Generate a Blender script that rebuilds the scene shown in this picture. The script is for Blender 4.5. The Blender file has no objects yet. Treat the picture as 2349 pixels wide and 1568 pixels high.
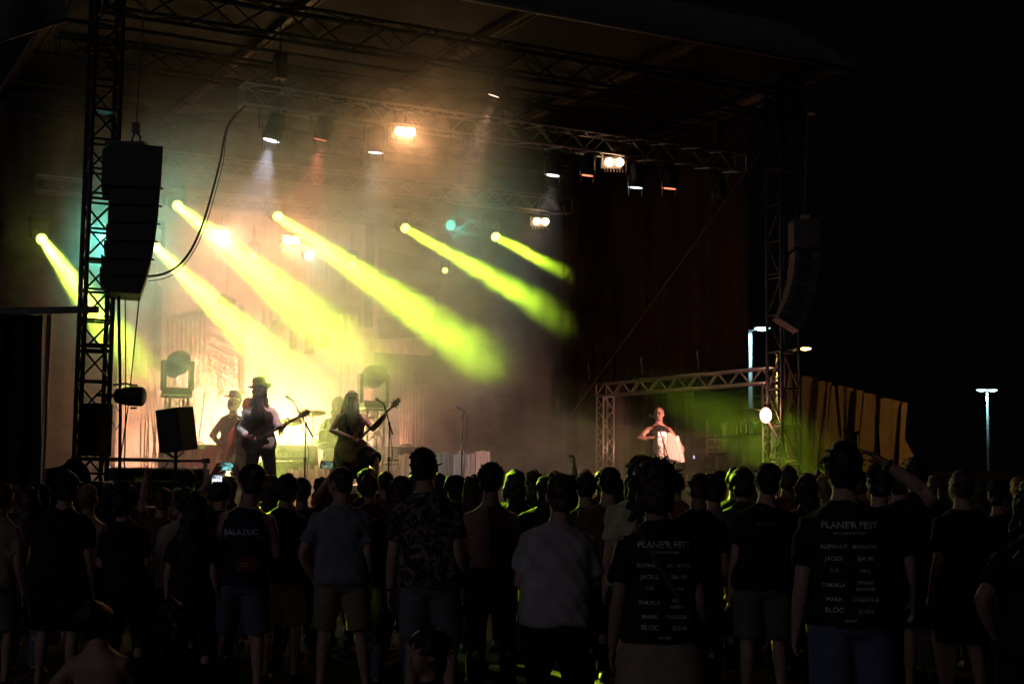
import bpy, bmesh, math, random, zlib
import numpy as np
from mathutils import Vector, Matrix, noise as mnoise
from mathutils.bvhtree import BVHTree
random.seed(7)
R = math.radians
scene = bpy.context.scene
COL = scene.collection

# ------------------------------------------------------------------ camera
LENS = 50.0
PITCH, ROLL = R(5.27), R(0.6)
CAM = Vector((0, 0, 1.75))
FPX, CXP, CYP = LENS/36*2349.0, 1174.5, 784.0
_r = Vector((1, 0, 0)); _u = Vector((0, -math.sin(PITCH), math.cos(PITCH))); _f = Vector((0, math.cos(PITCH), math.sin(PITCH)))
CR = _r*math.cos(ROLL) + _u*math.sin(ROLL)
CU = -_r*math.sin(ROLL) + _u*math.cos(ROLL)
cam_data = bpy.data.cameras.new('camera'); cam = bpy.data.objects.new('camera', cam_data); COL.objects.link(cam)
cam_data.lens = LENS; cam_data.sensor_width = 36; cam_data.clip_start = 0.05; cam_data.clip_end = 2000
cam.matrix_world = Matrix(((CR.x, CU.x, -_f.x, CAM.x), (CR.y, CU.y, -_f.y, CAM.y), (CR.z, CU.z, -_f.z, CAM.z), (0, 0, 0, 1)))
scene.camera = cam

# ------------------------------------------------------------------ night sky and the dim light of the festival ground
world = bpy.data.worlds.new('World'); scene.world = world; world.use_nodes = True
bg = world.node_tree.nodes['Background']
bg.inputs['Color'].default_value = (0.35, 0.32, 0.42, 1); bg.inputs['Strength'].default_value = 0.0022
sun_data = bpy.data.lights.new('dim_night_light', 'SUN'); sun = bpy.data.objects.new('dim_night_light', sun_data); COL.objects.link(sun)
sun_data.energy = 0.09; sun_data.angle = R(35); sun_data.color = (0.98, 0.92, 1.0)
sun.rotation_euler = Vector((0.62, 0.80, -0.26)).to_track_quat('-Z', 'Y').to_euler()

vs = scene.view_settings
vs.view_transform = 'Standard'; vs.look = 'None'; vs.exposure = 0.0; vs.gamma = 1.0; vs.use_curve_mapping = False
cy = scene.cycles
cy.use_denoising = True
try:
    cy.denoiser = 'OPENIMAGEDENOISE'
except Exception:
    pass
cy.max_bounces = 4; cy.diffuse_bounces = 2; cy.glossy_bounces = 2; cy.transmission_bounces = 3; cy.volume_bounces = 1
cy.transparent_max_bounces = 12; cy.volume_step_rate = 1.1; cy.use_light_tree = False; cy.volume_max_steps = 64
cy.sample_clamp_indirect = 4.0; cy.use_adaptive_sampling = True; cy.adaptive_threshold = 0.02
cy.caustics_reflective = False; cy.caustics_refractive = False

# ------------------------------------------------------------------ pixel rays and the stage frame
def ray(px, py):
    return (_f + CR*((px-CXP)/FPX) + CU*((CYP-py)/FPX))
def at(px, py, Y):
    d = ray(px, py); return CAM + d*((Y-CAM.y)/d.y)
SA = R(28.0)                                   # the stage is turned 28 degrees away from the camera
S0 = Vector((-5.30, 18.0, 0))                  # foot of the near stage tower
UX = Vector((math.cos(SA), math.sin(SA), 0)); VX = Vector((-math.sin(SA), math.cos(SA), 0))
def S(u, v, z): return S0 + UX*u + VX*v + Vector((0, 0, z))
def uvz(p): q = p - S0; return Vector((q.dot(UX), q.dot(VX), p.z))
def onv(px, py, v):
    d = ray(px, py); t = ((S0 + VX*v) - CAM).dot(VX)/d.dot(VX); return uvz(CAM + d*t)
def onu(px, py, u):
    d = ray(px, py); t = ((S0 + UX*u) - CAM).dot(UX)/d.dot(UX); return uvz(CAM + d*t)
def onz(px, py, z):
    d = ray(px, py); t = (z - CAM.z)/d.z; return uvz(CAM + d*t)
def iny(px, py, Y): return uvz(at(px, py, Y))
DECK = 1.15

# ------------------------------------------------------------------ materials
MATS = {}
def mat(name, col, rough=0.7, metal=0.0, emit=None, es=0.0, nscale=0, namt=0.25, bump=0.0, spec=0.4, stretch=None, sheen=0.0):
    if name in MATS: return MATS[name]
    m = bpy.data.materials.new(name); m.use_nodes = True
    nt = m.node_tree; b = nt.nodes['Principled BSDF']
    b.inputs['Base Color'].default_value = (*col, 1); b.inputs['Roughness'].default_value = rough
    b.inputs['Metallic'].default_value = metal; b.inputs['Specular IOR Level'].default_value = spec
    if sheen: b.inputs['Sheen Weight'].default_value = sheen
    if nscale:
        tc = nt.nodes.new('ShaderNodeTexCoord'); src = tc.outputs['Object']
        if stretch:
            mp = nt.nodes.new('ShaderNodeMapping'); mp.inputs['Scale'].default_value = stretch
            nt.links.new(src, mp.inputs['Vector']); src = mp.outputs['Vector']
        n = nt.nodes.new('ShaderNodeTexNoise'); n.inputs['Scale'].default_value = nscale; n.inputs['Detail'].default_value = 5
        nt.links.new(src, n.inputs['Vector'])
        r = nt.nodes.new('ShaderNodeValToRGB')
        r.color_ramp.elements[0].position = 0.3; r.color_ramp.elements[1].position = 0.7
        r.color_ramp.elements[0].color = (*[c*(1-namt) for c in col], 1); r.color_ramp.elements[1].color = (*[min(1, c*(1+namt)) for c in col], 1)
        nt.links.new(n.outputs['Fac'], r.inputs['Fac']); nt.links.new(r.outputs['Color'], b.inputs['Base Color'])
        if bump:
            bp = nt.nodes.new('ShaderNodeBump'); bp.inputs['Strength'].default_value = bump; bp.inputs['Distance'].default_value = 0.02
            nt.links.new(n.outputs['Fac'], bp.inputs['Height']); nt.links.new(bp.outputs['Normal'], b.inputs['Normal'])
    if emit:
        b.inputs['Emission Color'].default_value = (*emit, 1); b.inputs['Emission Strength'].default_value = es
    MATS[name] = m
    return m
alu = mat('aluminium', (0.55, 0.54, 0.53), 0.38, 0.9)
steel_dark = mat('dark_steel', (0.07, 0.065, 0.065), 0.5, 0.6, nscale=9, namt=0.3)
black = mat('black_paint', (0.018, 0.018, 0.02), 0.55, nscale=14, namt=0.35)
black_cloth = mat('black_cloth', (0.02, 0.019, 0.02), 0.95, nscale=6, namt=0.3, spec=0.1)
black_rubber = mat('black_rubber', (0.012, 0.012, 0.012), 0.6)
chrome = mat('chrome', (0.75, 0.73, 0.70), 0.15, 1.0)

# ------------------------------------------------------------------ mesh helpers
class MB:
    def __init__(s): s.v = []; s.f = []
    def add(s, vs, fs):
        o = len(s.v); s.v.extend([tuple(x) for x in vs]); s.f.extend([tuple(i+o for i in f) for f in fs]); return s
    def box(s, c, d, rot=None, taper=1.0):
        hx, hy, hz = d[0]/2, d[1]/2, d[2]/2; vs = []
        for z in (-1, 1):
            k = taper if z > 0 else 1
            for x, y in ((-1, -1), (1, -1), (1, 1), (-1, 1)):
                p = Vector((x*hx*k, y*hy*k, z*hz))
                if rot is not None: p = rot @ p
                vs.append(p + Vector(c))
        return s.add(vs, [(3, 2, 1, 0), (4, 5, 6, 7), (0, 1, 5, 4), (1, 2, 6, 5), (2, 3, 7, 6), (3, 0, 4, 7)])
    def tube(s, pts, rad, n=8, cap=True, up=None):
        pts = [Vector(p) for p in pts]; m = len(pts)
        if not hasattr(rad, '__len__'): rad = [rad]*m
        vs = []; prev = None
        for i in range(m):
            t = (pts[min(i+1, m-1)] - pts[max(i-1, 0)])
            t = t.normalized() if t.length > 1e-9 else Vector((0, 0, 1))
            a = prev if prev is not None else (Vector(up) if up else (Vector((0, 0, 1)) if abs(t.z) < 0.95 else Vector((1, 0, 0))))
            a = (a - t*a.dot(t))
            a = a.normalized() if a.length > 1e-6 else t.orthogonal().normalized()
            prev = a; b = t.cross(a)
            r = rad[i]; ra, rb = (r if hasattr(r, '__len__') else (r, r))
            for k in range(n):
                w = 2*math.pi*k/n; vs.append(pts[i] + a*(math.cos(w)*ra) + b*(math.sin(w)*rb))
        fs = []
        for i in range(m-1):
            for k in range(n):
                k2 = (k+1) % n; fs.append((i*n+k, i*n+k2, (i+1)*n+k2, (i+1)*n+k))
        if cap: fs.append(tuple(reversed(range(n)))); fs.append(tuple((m-1)*n+k for k in range(n)))
        return s.add(vs, fs)
    def cyl(s, p0, p1, r0, r1=None, n=12): return s.tube([p0, p1], [r0, r0 if r1 is None else r1], n)
    def lathe(s, o, axis, prof, n=20):
        o = Vector(o); ax = Vector(axis).normalized()
        return s.tube([o + ax*h for h, r in prof], [max(r, 1e-4) for h, r in prof], n)
    def ball(s, c, r, seg=14, rings=8, rot=None):
        r = (r, r, r) if not hasattr(r, '__len__') else r; vs = []; fs = []
        c = Vector(c)
        for i in range(rings+1):
            th = math.pi*i/rings
            for k in range(seg):
                w = 2*math.pi*k/seg
                p = Vector((r[0]*math.sin(th)*math.cos(w), r[1]*math.sin(th)*math.sin(w), r[2]*math.cos(th)))
                if rot is not None: p = rot @ p
                vs.append(c + p)
        for i in range(rings):
            for k in range(seg):
                k2 = (k+1) % seg; fs.append((i*seg+k, (i+1)*seg+k, (i+1)*seg+k2, i*seg+k2))
        return s.add(vs, fs)
    def prism(s, poly, d, frame):
        # poly: 2D points; frame: (origin, ax, ay, an); extruded along an by d
        o, ax, ay, an = frame; n = len(poly)
        vs = [o + ax*x + ay*y for x, y in poly] + [o + ax*x + ay*y + an*d for x, y in poly]
        fs = [tuple(reversed(range(n))), tuple(range(n, 2*n))] + [(i, (i+1) % n, n+(i+1) % n, n+i) for i in range(n)]
        return s.add(vs, fs)
    def grid(s, fn, nx, ny):
        vs = [fn(i/nx, j/ny) for j in range(ny+1) for i in range(nx+1)]
        fs = [(j*(nx+1)+i, j*(nx+1)+i+1, (j+1)*(nx+1)+i+1, (j+1)*(nx+1)+i) for j in range(ny) for i in range(nx)]
        return s.add(vs, fs)
    def mesh(s, name):
        me = bpy.data.meshes.new(name); me.from_pydata(s.v, [], s.f); me.update(); return me
    def build(s, name, m=None, parent=None, smooth=False, loc=None, bevel=0.0):
        me = s.mesh(name)
        if bevel:
            bm = bmesh.new(); bm.from_mesh(me)
            bmesh.ops.bevel(bm, geom=list(bm.edges), offset=bevel, segments=2, affect='EDGES', profile=0.6); bm.to_mesh(me); bm.free()
        if smooth: me.polygons.foreach_set('use_smooth', [True]*len(me.polygons))
        return link(name, me, m, parent, loc)
def link(name, me, m=None, parent=None, loc=None):
    o = bpy.data.objects.new(name, me); COL.objects.link(o)
    if m is not None and not me.materials: me.materials.append(m)
    if parent is not None: o.parent = parent
    if loc is not None: o.location = loc
    return o
def tag(o, label=None, cat=None, group=None, kind=None):
    if label: o['label'] = label
    if cat: o['category'] = cat
    if group: o['group'] = group
    if kind: o['kind'] = kind
    return o
def thing(name, label, cat, loc=(0, 0, 0), rotz=0.0, group=None):
    o = bpy.data.objects.new(name, None); COL.objects.link(o); o.empty_display_size = 0.1
    o.location = loc; o.rotation_euler = (0, 0, rotz)
    return tag(o, label, cat, group)
def sthing(name, label, cat, u, v, z, group=None, rot=0.0):      # a thing in the stage frame: local x = along the stage front, y = upstage
    return thing(name, label, cat, S(u, v, z), SA + rot, group)
def copy_tree(o, parent=None):
    c = o.copy(); COL.objects.link(c); c.parent = parent
    for ch in list(o.children): copy_tree(ch, c)
    return c
def lamp(name, kind, loc, direction, color, energy, parent=None, **kw):
    d = bpy.data.lights.new(name, kind); d.color = color; d.energy = energy
    for k, w in kw.items(): setattr(d, k, w)
    o = bpy.data.objects.new(name, d); COL.objects.link(o)
    o.rotation_mode = 'QUATERNION'; o.location = loc
    o.rotation_quaternion = Vector(direction).to_track_quat('-Z', 'Y')
    if parent is not None: o.parent = parent
    return o
def V(*a): return Vector(a)

def truss(root, p0, p1, w, h, side, bays, m, r=0.018, rb=0.010, single=True, lattice_name='lattice'):
    # a box truss between two local points: four chords, end rungs and zigzag braces
    p0, p1 = V(*p0), V(*p1); t = (p1-p0).normalized(); side = V(*side); upv = side.cross(t)*-1
    if upv.length < 1e-6: upv = V(0, 0, 1)
    upv.normalize()
    c = {}
    for a in (-1, 1):
        for b in (-1, 1):
            o = side*(a*w/2) + upv*(b*h/2); c[(a, b)] = o
            MB().cyl(p0+o, p1+o, r, n=8).build('chord', m, root, True)
    L = (p1-p0).length; step = L/bays; lat = MB()
    faces = [((-1, -1), (1, -1)), ((1, -1), (1, 1)), ((1, 1), (-1, 1)), ((-1, 1), (-1, -1))]
    cache = {}
    for fi, (a, b) in enumerate(faces):
        oa, ob = c[a], c[b]
        for i in range(bays):
            q0 = p0 + t*(i*step) + (oa if (i % 2 == 0) else ob); q1 = p0 + t*((i+1)*step) + (ob if (i % 2 == 0) else oa)
            if single:
                key = (fi, i % 2); base = p0 + t*(i*step)
                if key not in cache:
                    cache[key] = MB().cyl(q0-base, q1-base, rb, n=6).mesh('brace')
                link('brace', cache[key], m, root, base)
            else: lat.cyl(q0, q1, rb, n=5)
        for e in (0, L):
            q0 = p0+t*e+oa; q1 = p0+t*e+ob
            MB().cyl(q0, q1, rb, n=6).build('end_rung', m, root)
    if not single: tag(lat.build(lattice_name, m, root), kind='stuff')
# ================================================================== the setting
ground_m = mat('trampled_ground', (0.045, 0.04, 0.036), 0.95, nscale=1.6, namt=0.45, bump=0.5, spec=0.2)
tag(MB().grid(lambda a, b: (-300+600*a, -40+640*b, 0.012*math.sin(a*310+b*170)), 60, 60).build('ground', ground_m), kind='structure')

# ------------------------------------------------------------------ stage platform
deck_m = mat('stage_deck', (0.035, 0.03, 0.028), 0.55, nscale=5, namt=0.4)
t = sthing('stage_platform', 'raised black stage platform with cloth skirt under the band', 'stage', 0, 0, 0)
for i in range(8):
    for j in range(4):
        MB().box((0.55+i*1.4, 0.65+j*2.0, DECK-0.06), (1.39, 1.99, 0.12)).build('deck_panel', deck_m, t)
def skirt(a, b, y0, y1, n=60):
    return MB().grid(lambda s, w: (a[0]+(b[0]-a[0])*s, a[1]+(b[1]-a[1])*s + 0.02*math.sin(s*n*2.1), y0+(y1-y0)*w), n*3, 2)
skirt((-0.15, -0.38), (11.05, -0.38), 0.02, DECK-0.07).build('skirt', black_cloth, t, True)
for i in range(9):
    MB().cyl((-0.1+i*1.38, 0.3, 0), (-0.1+i*1.38, 0.3, DECK-0.12), 0.03).build('leg', steel_dark, t)

# ------------------------------------------------------------------ roof
roof_m = mat('roof_tarpaulin', (0.016, 0.012, 0.012), 0.6, nscale=0.8, namt=0.4, bump=0.25)
fascia_m = mat('grey_awning_fabric', (0.15, 0.14, 0.15), 0.7, nscale=1.2, namt=0.25, bump=0.3)
raft_m = mat('rafter_aluminium', (0.24, 0.16, 0.14), 0.45, 0.3, nscale=3, namt=0.25)
t = sthing('stage_roof', 'dark tarpaulin roof on pale rafters high above the stage', 'roof', 0, 0, 0)
RZ = 8.3
RUS = [-0.2, 2.85, 5.75, 8.65, 11.5]
for k in range(4):
    u0, u1 = RUS[k]+0.07, RUS[k+1]-0.07
    def f(a, b, u0=u0, u1=u1):
        return (u0+(u1-u0)*a, -1.2+9.2*b, RZ+0.14 + 0.20*math.sin(math.pi*a) + 0.03*math.sin(b*17+a*5))
    p = MB().grid(f, 14, 18).build('roof_panel', roof_m, t, True)
for u in RUS:
    MB().box((u, 3.4, RZ+0.05), (0.16, 9.2, 0.09)).build('rafter', raft_m, t)
    MB().box((u-0.065, 3.4, RZ-0.012), (0.022, 9.2, 0.03)).build('rafter_lip', raft_m, t)
    MB().box((u+0.065, 3.4, RZ-0.012), (0.022, 9.2, 0.03)).build('rafter_lip', raft_m, t)
for v in (0.6, 2.5, 4.4, 6.3):
    MB().cyl((-0.2, v, RZ-0.06), (11.5, v, RZ-0.06), 0.035).build('purlin', steel_dark, t)
# front awning: a rounded grey fascia that tapers to the corner
def fas(a, b):
    u = -0.6+12.35*a; h = 0.55*(1-max(0, (a-0.86)/0.14)**1.3)*(1-max(0, (0.10-a)/0.10)**1.3)
    return (u, -1.22-0.30*b*(1-b), RZ-0.05 + h*b + 0.012*math.sin(a*70))
MB().grid(fas, 60, 8).build('awning', fascia_m, t, True)
MB().cyl((-0.6, -1.24, RZ-0.06), (11.75, -1.24, RZ-0.06), 0.035).build('awning_pole', mat('awning_pole', (0.3, 0.28, 0.28), 0.5, 0.5), t, True)
def roof_truss(label, u0, u1, v, z, h):
    q = sthing('roof_truss', label, 'truss', 0, 0, 0, 'roof trusses over the stage')
    truss(q, (u0, v, z), (u1, v, z), 0.28, h, (0, 1, 0), int((u1-u0)/0.55), mat('matt_black_steel', (0.02, 0.018, 0.018), .8), r=0.025, rb=0.014, single=False)
roof_truss('dark roof truss just under the awning edge at the roof front', -0.1, 11.4, -0.15, 7.85, 0.42)
roof_truss('dark roof truss halfway back under the rafters', -0.1, 11.4, 2.9, 7.95, 0.36)
roof_truss('dark roof truss deep under the roof, over the village backdrop', -0.1, 11.4, 6.9, 7.95, 0.36)
# tilted grey fabric of the neighbouring awning, far up at the near side of the stage
t = sthing('side_awning', 'grey sloping awning fabric above the near side curtain', 'awning', 0, 0, 0)
c0, c1, c2, c3 = [iny(px, py, Y) for px, py, Y in ((-120, 130, 16.6), (152, 45, 17.4), (152, -60, 17.4), (-120, -60, 16.6))]
MB().grid(lambda a, b: (c0*(1-a)+c1*a)*(1-b)+(c3*(1-a)+c2*a)*b + Vector((0, 0.05*math.sin(a*9), 0)), 12, 4).build('fabric', fascia_m, t, True)
MB().cyl(c0, c1, 0.03).build('pole', steel_dark, t)

# ------------------------------------------------------------------ towers
def tower(label, u, v, w, h, bay, m):
    t = sthing('stage_tower', label, 'tower', u, v, 0)
    a = w/2; cs = [(-a, -a), (a, -a), (a, a), (-a, a)]
    for x, y in cs:
        MB().cyl((x, y, 0.05), (x, y, h), 0.030, n=10).build('chord', m, t, True)
    MB().box((0, 0, 0.03), (w+0.2, w+0.2, 0.05)).build('base_plate', m, t)
    rung = []; diag = []
    for i in range(4):
        (x0, y0), (x1, y1) = cs[i], cs[(i+1) % 4]
        rung.append(MB().cyl((x0, y0, 0), (x1, y1, 0), 0.016, n=6).mesh('rung'))
        diag.append((MB().cyl((x0, y0, 0), (x1, y1, bay), 0.014, n=6).mesh('brace'), MB().cyl((x1, y1, 0), (x0, y0, bay), 0.014, n=6).mesh('brace')))
    n = int((h-0.2)/bay)
    for k in range(n):
        z = 0.15+k*bay
        for i in range(4):
            link('rung', rung[i], m, t, (0, 0, z))
            if k % 5 == 3: link('rung', rung[i], m, t, (0, 0, z+0.07))
            link('brace', diag[i][(k+i) % 2], m, t, (0, 0, z))
    # sleeve plates where the tower sections join
    for k in range(1, n, 5):
        MB().box((0, 0, 0.15+k*bay), (w+0.05, w+0.05, 0.012)).build('joint_plate', m, t)
    MB().box((0, 0, h+0.06), (w+0.16, w+0.16, 0.14)).build('head_block', m, t)
    return t
tower('black lattice tower behind the hanging black speakers, lit from the stage', 0.0, 0.0, 0.34, 8.15, 0.386, steel_dark)
tower('dim lattice tower beside the round pink spotlight and the brown tarpaulin', 10.95, -0.1, 0.36, 8.15, 0.60, steel_dark)

# ------------------------------------------------------------------ curtains
cur_m = mat('brown_grey_curtain', (0.05, 0.040, 0.032), 0.9, nscale=3.0, namt=0.25, bump=0.2, spec=0.15, stretch=(1, 1, 0.15))
cur_r = mat('dark_red_brown_curtain', (0.030, 0.012, 0.010), 0.9, nscale=3.0, namt=0.3, bump=0.2, spec=0.15, stretch=(1, 1, 0.15))
cur_b = mat('dark_back_curtain', (0.05, 0.042, 0.038), 0.95, nscale=2.0, namt=0.3, spec=0.1, stretch=(1, 1, 0.15))
def pleat(s, amp=0.05, fr=26.0, ph=0.0): return amp*(math.sin(s*fr+ph+1.4*math.sin(s*2.3+ph)) + 0.5*math.sin(s*fr*2.3+1.3+ph) + 0.3*math.sin(s*fr*0.37+ph))
t = sthing('side_curtain', 'tall brown grey curtain beyond the near tower', 'curtain', 0, 0, 0)
def f(a, b):
    u = -2.6+4.5*a; z = .4+7.7*b
    return (u, 7.25+pleat(u, 0.06, 7)*(0.4+0.6*(1-b)), z)
MB().grid(f, 120, 30).build('cloth', cur_m, t, True)
MB().cyl((-2.7, 7.25, 8.12), (2.0, 7.25, 8.12), 0.03).build('rail', steel_dark, t)
for k, u in enumerate((-1.75, -1.35, -.95, -.7)):
    MB().cyl((u, 6.9-.5*k, .6), (u+.05, 6.9-.5*k, 8.1), .02, n=6).build('rope', black_rubber, t)
t = sthing('side_curtain', 'tall dark red brown curtain above the truss arch', 'curtain', 0, 0, 0)
def f(a, b):
    v = 1.35+6.4*a; z = 3.62+4.5*b; return (11.35+pleat(v, 0.05, 6, 2)*(0.3+0.7*(1-b)), v, z)
MB().grid(f, 160, 24).build('cloth', cur_r, t, True)
def f(a, b):
    v = 5.55+2.2*a; z = DECK+2.5*b; return (11.35+pleat(v, 0.05, 6, 2), v, z)
MB().grid(f, 60, 10).build('lower_cloth', cur_r, t, True)
MB().cyl((11.35, 0.8, 8.15), (11.35, 7.8, 8.15), 0.03).build('rail', steel_dark, t)
t = sthing('back_curtain', 'dark curtain hanging across the back of the stage behind the backdrop', 'curtain', 0, 0, 0)
MB().grid(lambda a, b: (-0.2+11.6*a, 7.85+pleat(a*11, 0.05, 5), DECK+7.0*b), 220, 12).build('cloth', cur_b, t, True)
MB().cyl((-0.2, 7.85, 8.18), (11.4, 7.85, 8.18), 0.03).build('rail', steel_dark, t)

# ------------------------------------------------------------------ painted backdrop
def backdrop_mat():
    m = bpy.data.materials.new('painted_backdrop'); m.use_nodes = True; nt = m.node_tree; N = nt.nodes; L = nt.links; b = N['Principled BSDF']
    b.inputs['Roughness'].default_value = 0.9; b.inputs['Specular IOR Level'].default_value = 0.1
    tc = N.new('ShaderNodeTexCoord'); mp = N.new('ShaderNodeMapping'); mp.inputs['Scale'].default_value = (1.0, 1, 0.25); L.new(tc.outputs['Object'], mp.inputs[0])
    n1 = N.new('ShaderNodeTexNoise'); n1.inputs['Scale'].default_value = 1.1; n1.inputs['Detail'].default_value = 6; L.new(mp.outputs[0], n1.inputs[0])
    mp2 = N.new('ShaderNodeMapping'); mp2.inputs['Scale'].default_value = (9.0, 1, 0.5); L.new(tc.outputs['Object'], mp2.inputs[0])
    n2 = N.new('ShaderNodeTexNoise'); n2.inputs['Scale'].default_value = 1.4; n2.inputs['Detail'].default_value = 4; L.new(mp2.outputs[0], n2.inputs[0])
    n3 = N.new('ShaderNodeTexNoise'); n3.inputs['Scale'].default_value = 9.0; n3.inputs['Detail'].default_value = 8; L.new(tc.outputs['Object'], n3.inputs[0])
    mx = N.new('ShaderNodeMath'); mx.operation = 'MULTIPLY_ADD'; mx.inputs[1].default_value = 0.5; L.new(n2.outputs['Fac'], mx.inputs[0]); L.new(n1.outputs['Fac'], mx.inputs[2])
    mx2 = N.new('ShaderNodeMath'); mx2.operation = 'MULTIPLY_ADD'; mx2.inputs[1].default_value = 0.35; L.new(n3.outputs['Fac'], mx2.inputs[0]); L.new(mx.outputs[0], mx2.inputs[2])
    r = N.new('ShaderNodeValToRGB'); e = r.color_ramp.elements
    e[0].position = 0.62; e[0].color = (0.20, 0.13, 0.09, 1); e[1].position = 1.1; e[1].color = (0.62, 0.50, 0.40, 1)
    x = e.new(0.85); x.color = (0.46, 0.34, 0.27, 1); L.new(mx2.outputs[0], r.inputs[0]); L.new(r.outputs[0], b.inputs['Base Color'])
    return m
bd_m = backdrop_mat()
paint_d = mat('dark_brown_paint', (0.13, 0.085, 0.06), 0.9, nscale=7, namt=0.5, stretch=(1, 1, 0.3))
paint_l = mat('pale_cream_paint', (0.60, 0.50, 0.42), 0.9, nscale=9, namt=0.25)
paint_g = mat('grey_green_paint', (0.17, 0.15, 0.10), 0.9, nscale=6, namt=0.4)
BV = 7.35
def bp(px, py, v=BV): return onv(px, py, v)
lo = bp(215, 950); hi = bp(1000, 560)
t = sthing('painted_backdrop', 'wide painted cloth of old plank houses hanging behind the drummer', 'backdrop', 0, BV, 0)
xm = bp(862, 700).x; zl = bp(940, 812).z
MB().grid(lambda a, b: (1.75+(xm-1.75)*a, 0.05+0.02*math.sin(a*24), 1.6+5.0*b), 60, 10).build('cloth', bd_m, t, True)
MB().grid(lambda a, b: (xm+(hi.x-xm)*a, 0.05+0.02*math.sin(a*9), zl+(6.6-zl)*b), 20, 10).build('side_cloth', bd_m, t, True)
def patch(pts, m, name, d=0.012, off=0.0):
    poly = [(bp(*p).x, bp(*p).z) for p in pts]
    return MB().prism(poly, 0.008, (V(0, -d-off, 0), V(1, 0, 0), V(0, 0, 1), V(0, -1, 0))).build(name, m, t)
# painted houses: walls, window bands, plank roofs
patch([(382, 735), (475, 728), (476, 812), (382, 818)], paint_g, 'window_band')
patch([(352, 640), (372, 660), (368, 850), (350, 840)], paint_d, 'corner_post')
patch([(330, 585), (350, 575), (372, 655), (345, 650)], paint_l, 'gable_board')
for i in range(9):
    x = 388+i*10.5; patch([(x, 726), (x+2, 726), (x+2, 905), (x, 905)], paint_l, 'batten', off=0.01)
for i in range(14):
    y = 745+i*11; patch([(482, y), (550+i*3, y+22+i*3), (550+i*3, y+24+i*3), (482, y+2.5)], paint_l if i % 2 else paint_d, 'roof_plank')
patch([(548, 700), (560, 700), (560, 905), (548, 900)], paint_d, 'corner_post')
for i in range(15):
    x = 600+i*17; h = random.uniform(18, 60); y = 715+random.uniform(-6, 8)
    patch([(x, y), (x+8, y), (x+8, y+h), (x, y+h)], paint_d, 'window', off=0.004)
patch([(700, 700), (826, 706), (826, 722), (700, 716)], paint_d, 'eave')
patch([(868, 672), (998, 690), (998, 716), (870, 720)], mat('red_ochre_paint', (0.36, 0.17, 0.13), 0.9, nscale=6, namt=0.3), 'roof_slope')
patch([(868, 570), (1000, 600), (998, 680), (868, 660)], mat('storm_brown_paint', (0.12, 0.07, 0.055), 0.9, nscale=4, namt=0.4), 'painted_sky')
patch([(865, 730), (930, 722), (985, 770), (930, 775), (868, 775)], paint_d, 'hill')
patch([(860, 777), (985, 782), (985, 812), (860, 808)], paint_l, 'stone_wall', off=0.006)
for i in range(30):
    x = 250+random.random()*300; y = 800+random.random()*140; a = random.uniform(-10, 10); h = random.uniform(40, 110)
    patch([(x, y), (x+1.6, y), (x+1.6+a, y-h), (x+a, y-h)], paint_l if i % 3 else paint_d, 'painted_reed', off=0.003*(i % 4))
MB().cyl((1.6, 0.05, 6.62), (hi.x+0.1, 0.05, 6.62), 0.03).build('top_bar', steel_dark, t)
# hanging dark props in front of the backdrop
for k, (px, py, w, h) in enumerate(((637, 752, 26, 32), (672, 780, 12, 44), (710, 790, 16, 46), (745, 780, 14, 40), (520, 690, 36, 24))):
    p = bp(px, py, 6.9); q = bp(px+w/2, py+h/2, 6.9); a, b = abs(q.x-p.x), abs(q.z-p.z)
    o = sthing('hung_lantern', ['square lantern', 'narrow sack', 'ragged sack', 'small sack', 'tilted case'][k]+' hanging in the smoke in front of the painted backdrop', 'stage prop', p.x, p.y, p.z)
    MB().box((0, 0, 0), (2*a, 0.16, 2*b), Matrix.Rotation(0.4 if k in (0, 4) else 0.03, 3, 'Y')).build('body', paint_d, o, bevel=0.02)
    MB().cyl((0, 0, b), (0, 0, 7.0-p.z), 0.006, n=5).build('cord', black_rubber, o)
# dark hanging banner strips and reeds / ropes in front of the backdrop
p = bp(847, 640, 6.6); q = bp(847, 750, 6.6)
o = sthing('hanging_strip', 'narrow dark cloth strip hanging before the backdrop over the bass player', 'banner', p.x, 6.6, 0)
MB().grid(lambda a, b: (-0.09+0.18*a, 0.01*math.sin(b*9), q.z+(7.0-q.z)*b), 3, 12).build('cloth', black_cloth, o, True)
reed_m = mat('dry_reed', (0.42, 0.27, 0.18), 0.8, nscale=5, namt=0.3)
t = sthing('reed_bundle', 'bundle of tall dry reeds standing behind the bass player', 'reeds', 0, 0, 0)
for i in range(26):
    px = random.choice([random.uniform(770, 862), random.uniform(770, 862), random.uniform(915, 975)])
    tip = random.uniform(735, 850); v = random.uniform(5.9, 6.3)
    a = bp(px, 1060, v); b = bp(px+random.uniform(-14, 14), tip, v)
    MB().tube([(a.x, v, DECK), ((a.x+b.x)/2+random.uniform(-.02, .02), v, (DECK+b.z)/2), (b.x, v, b.z)], [0.012, 0.009, 0.003], 5).build('reed', reed_m, t)
t = sthing('reed_bundle', 'sheaf of pale straw reeds by the stage corner under the near curtain', 'reeds', 0, 0, 0)
for i in range(34):
    px = random.uniform(330, 440); tip = random.uniform(820, 960); v = random.uniform(4.6, 5.6)
    a = bp(px, 1060, v); b = bp(px+random.uniform(-45, 45), tip, v)
    MB().tube([(a.x, v, DECK), ((a.x+b.x)/2+random.uniform(-.04, .04), v, (DECK+b.z)/2), (b.x, v, b.z)], [0.014, 0.010, 0.003], 5).build('reed', reed_m, t)

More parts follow.
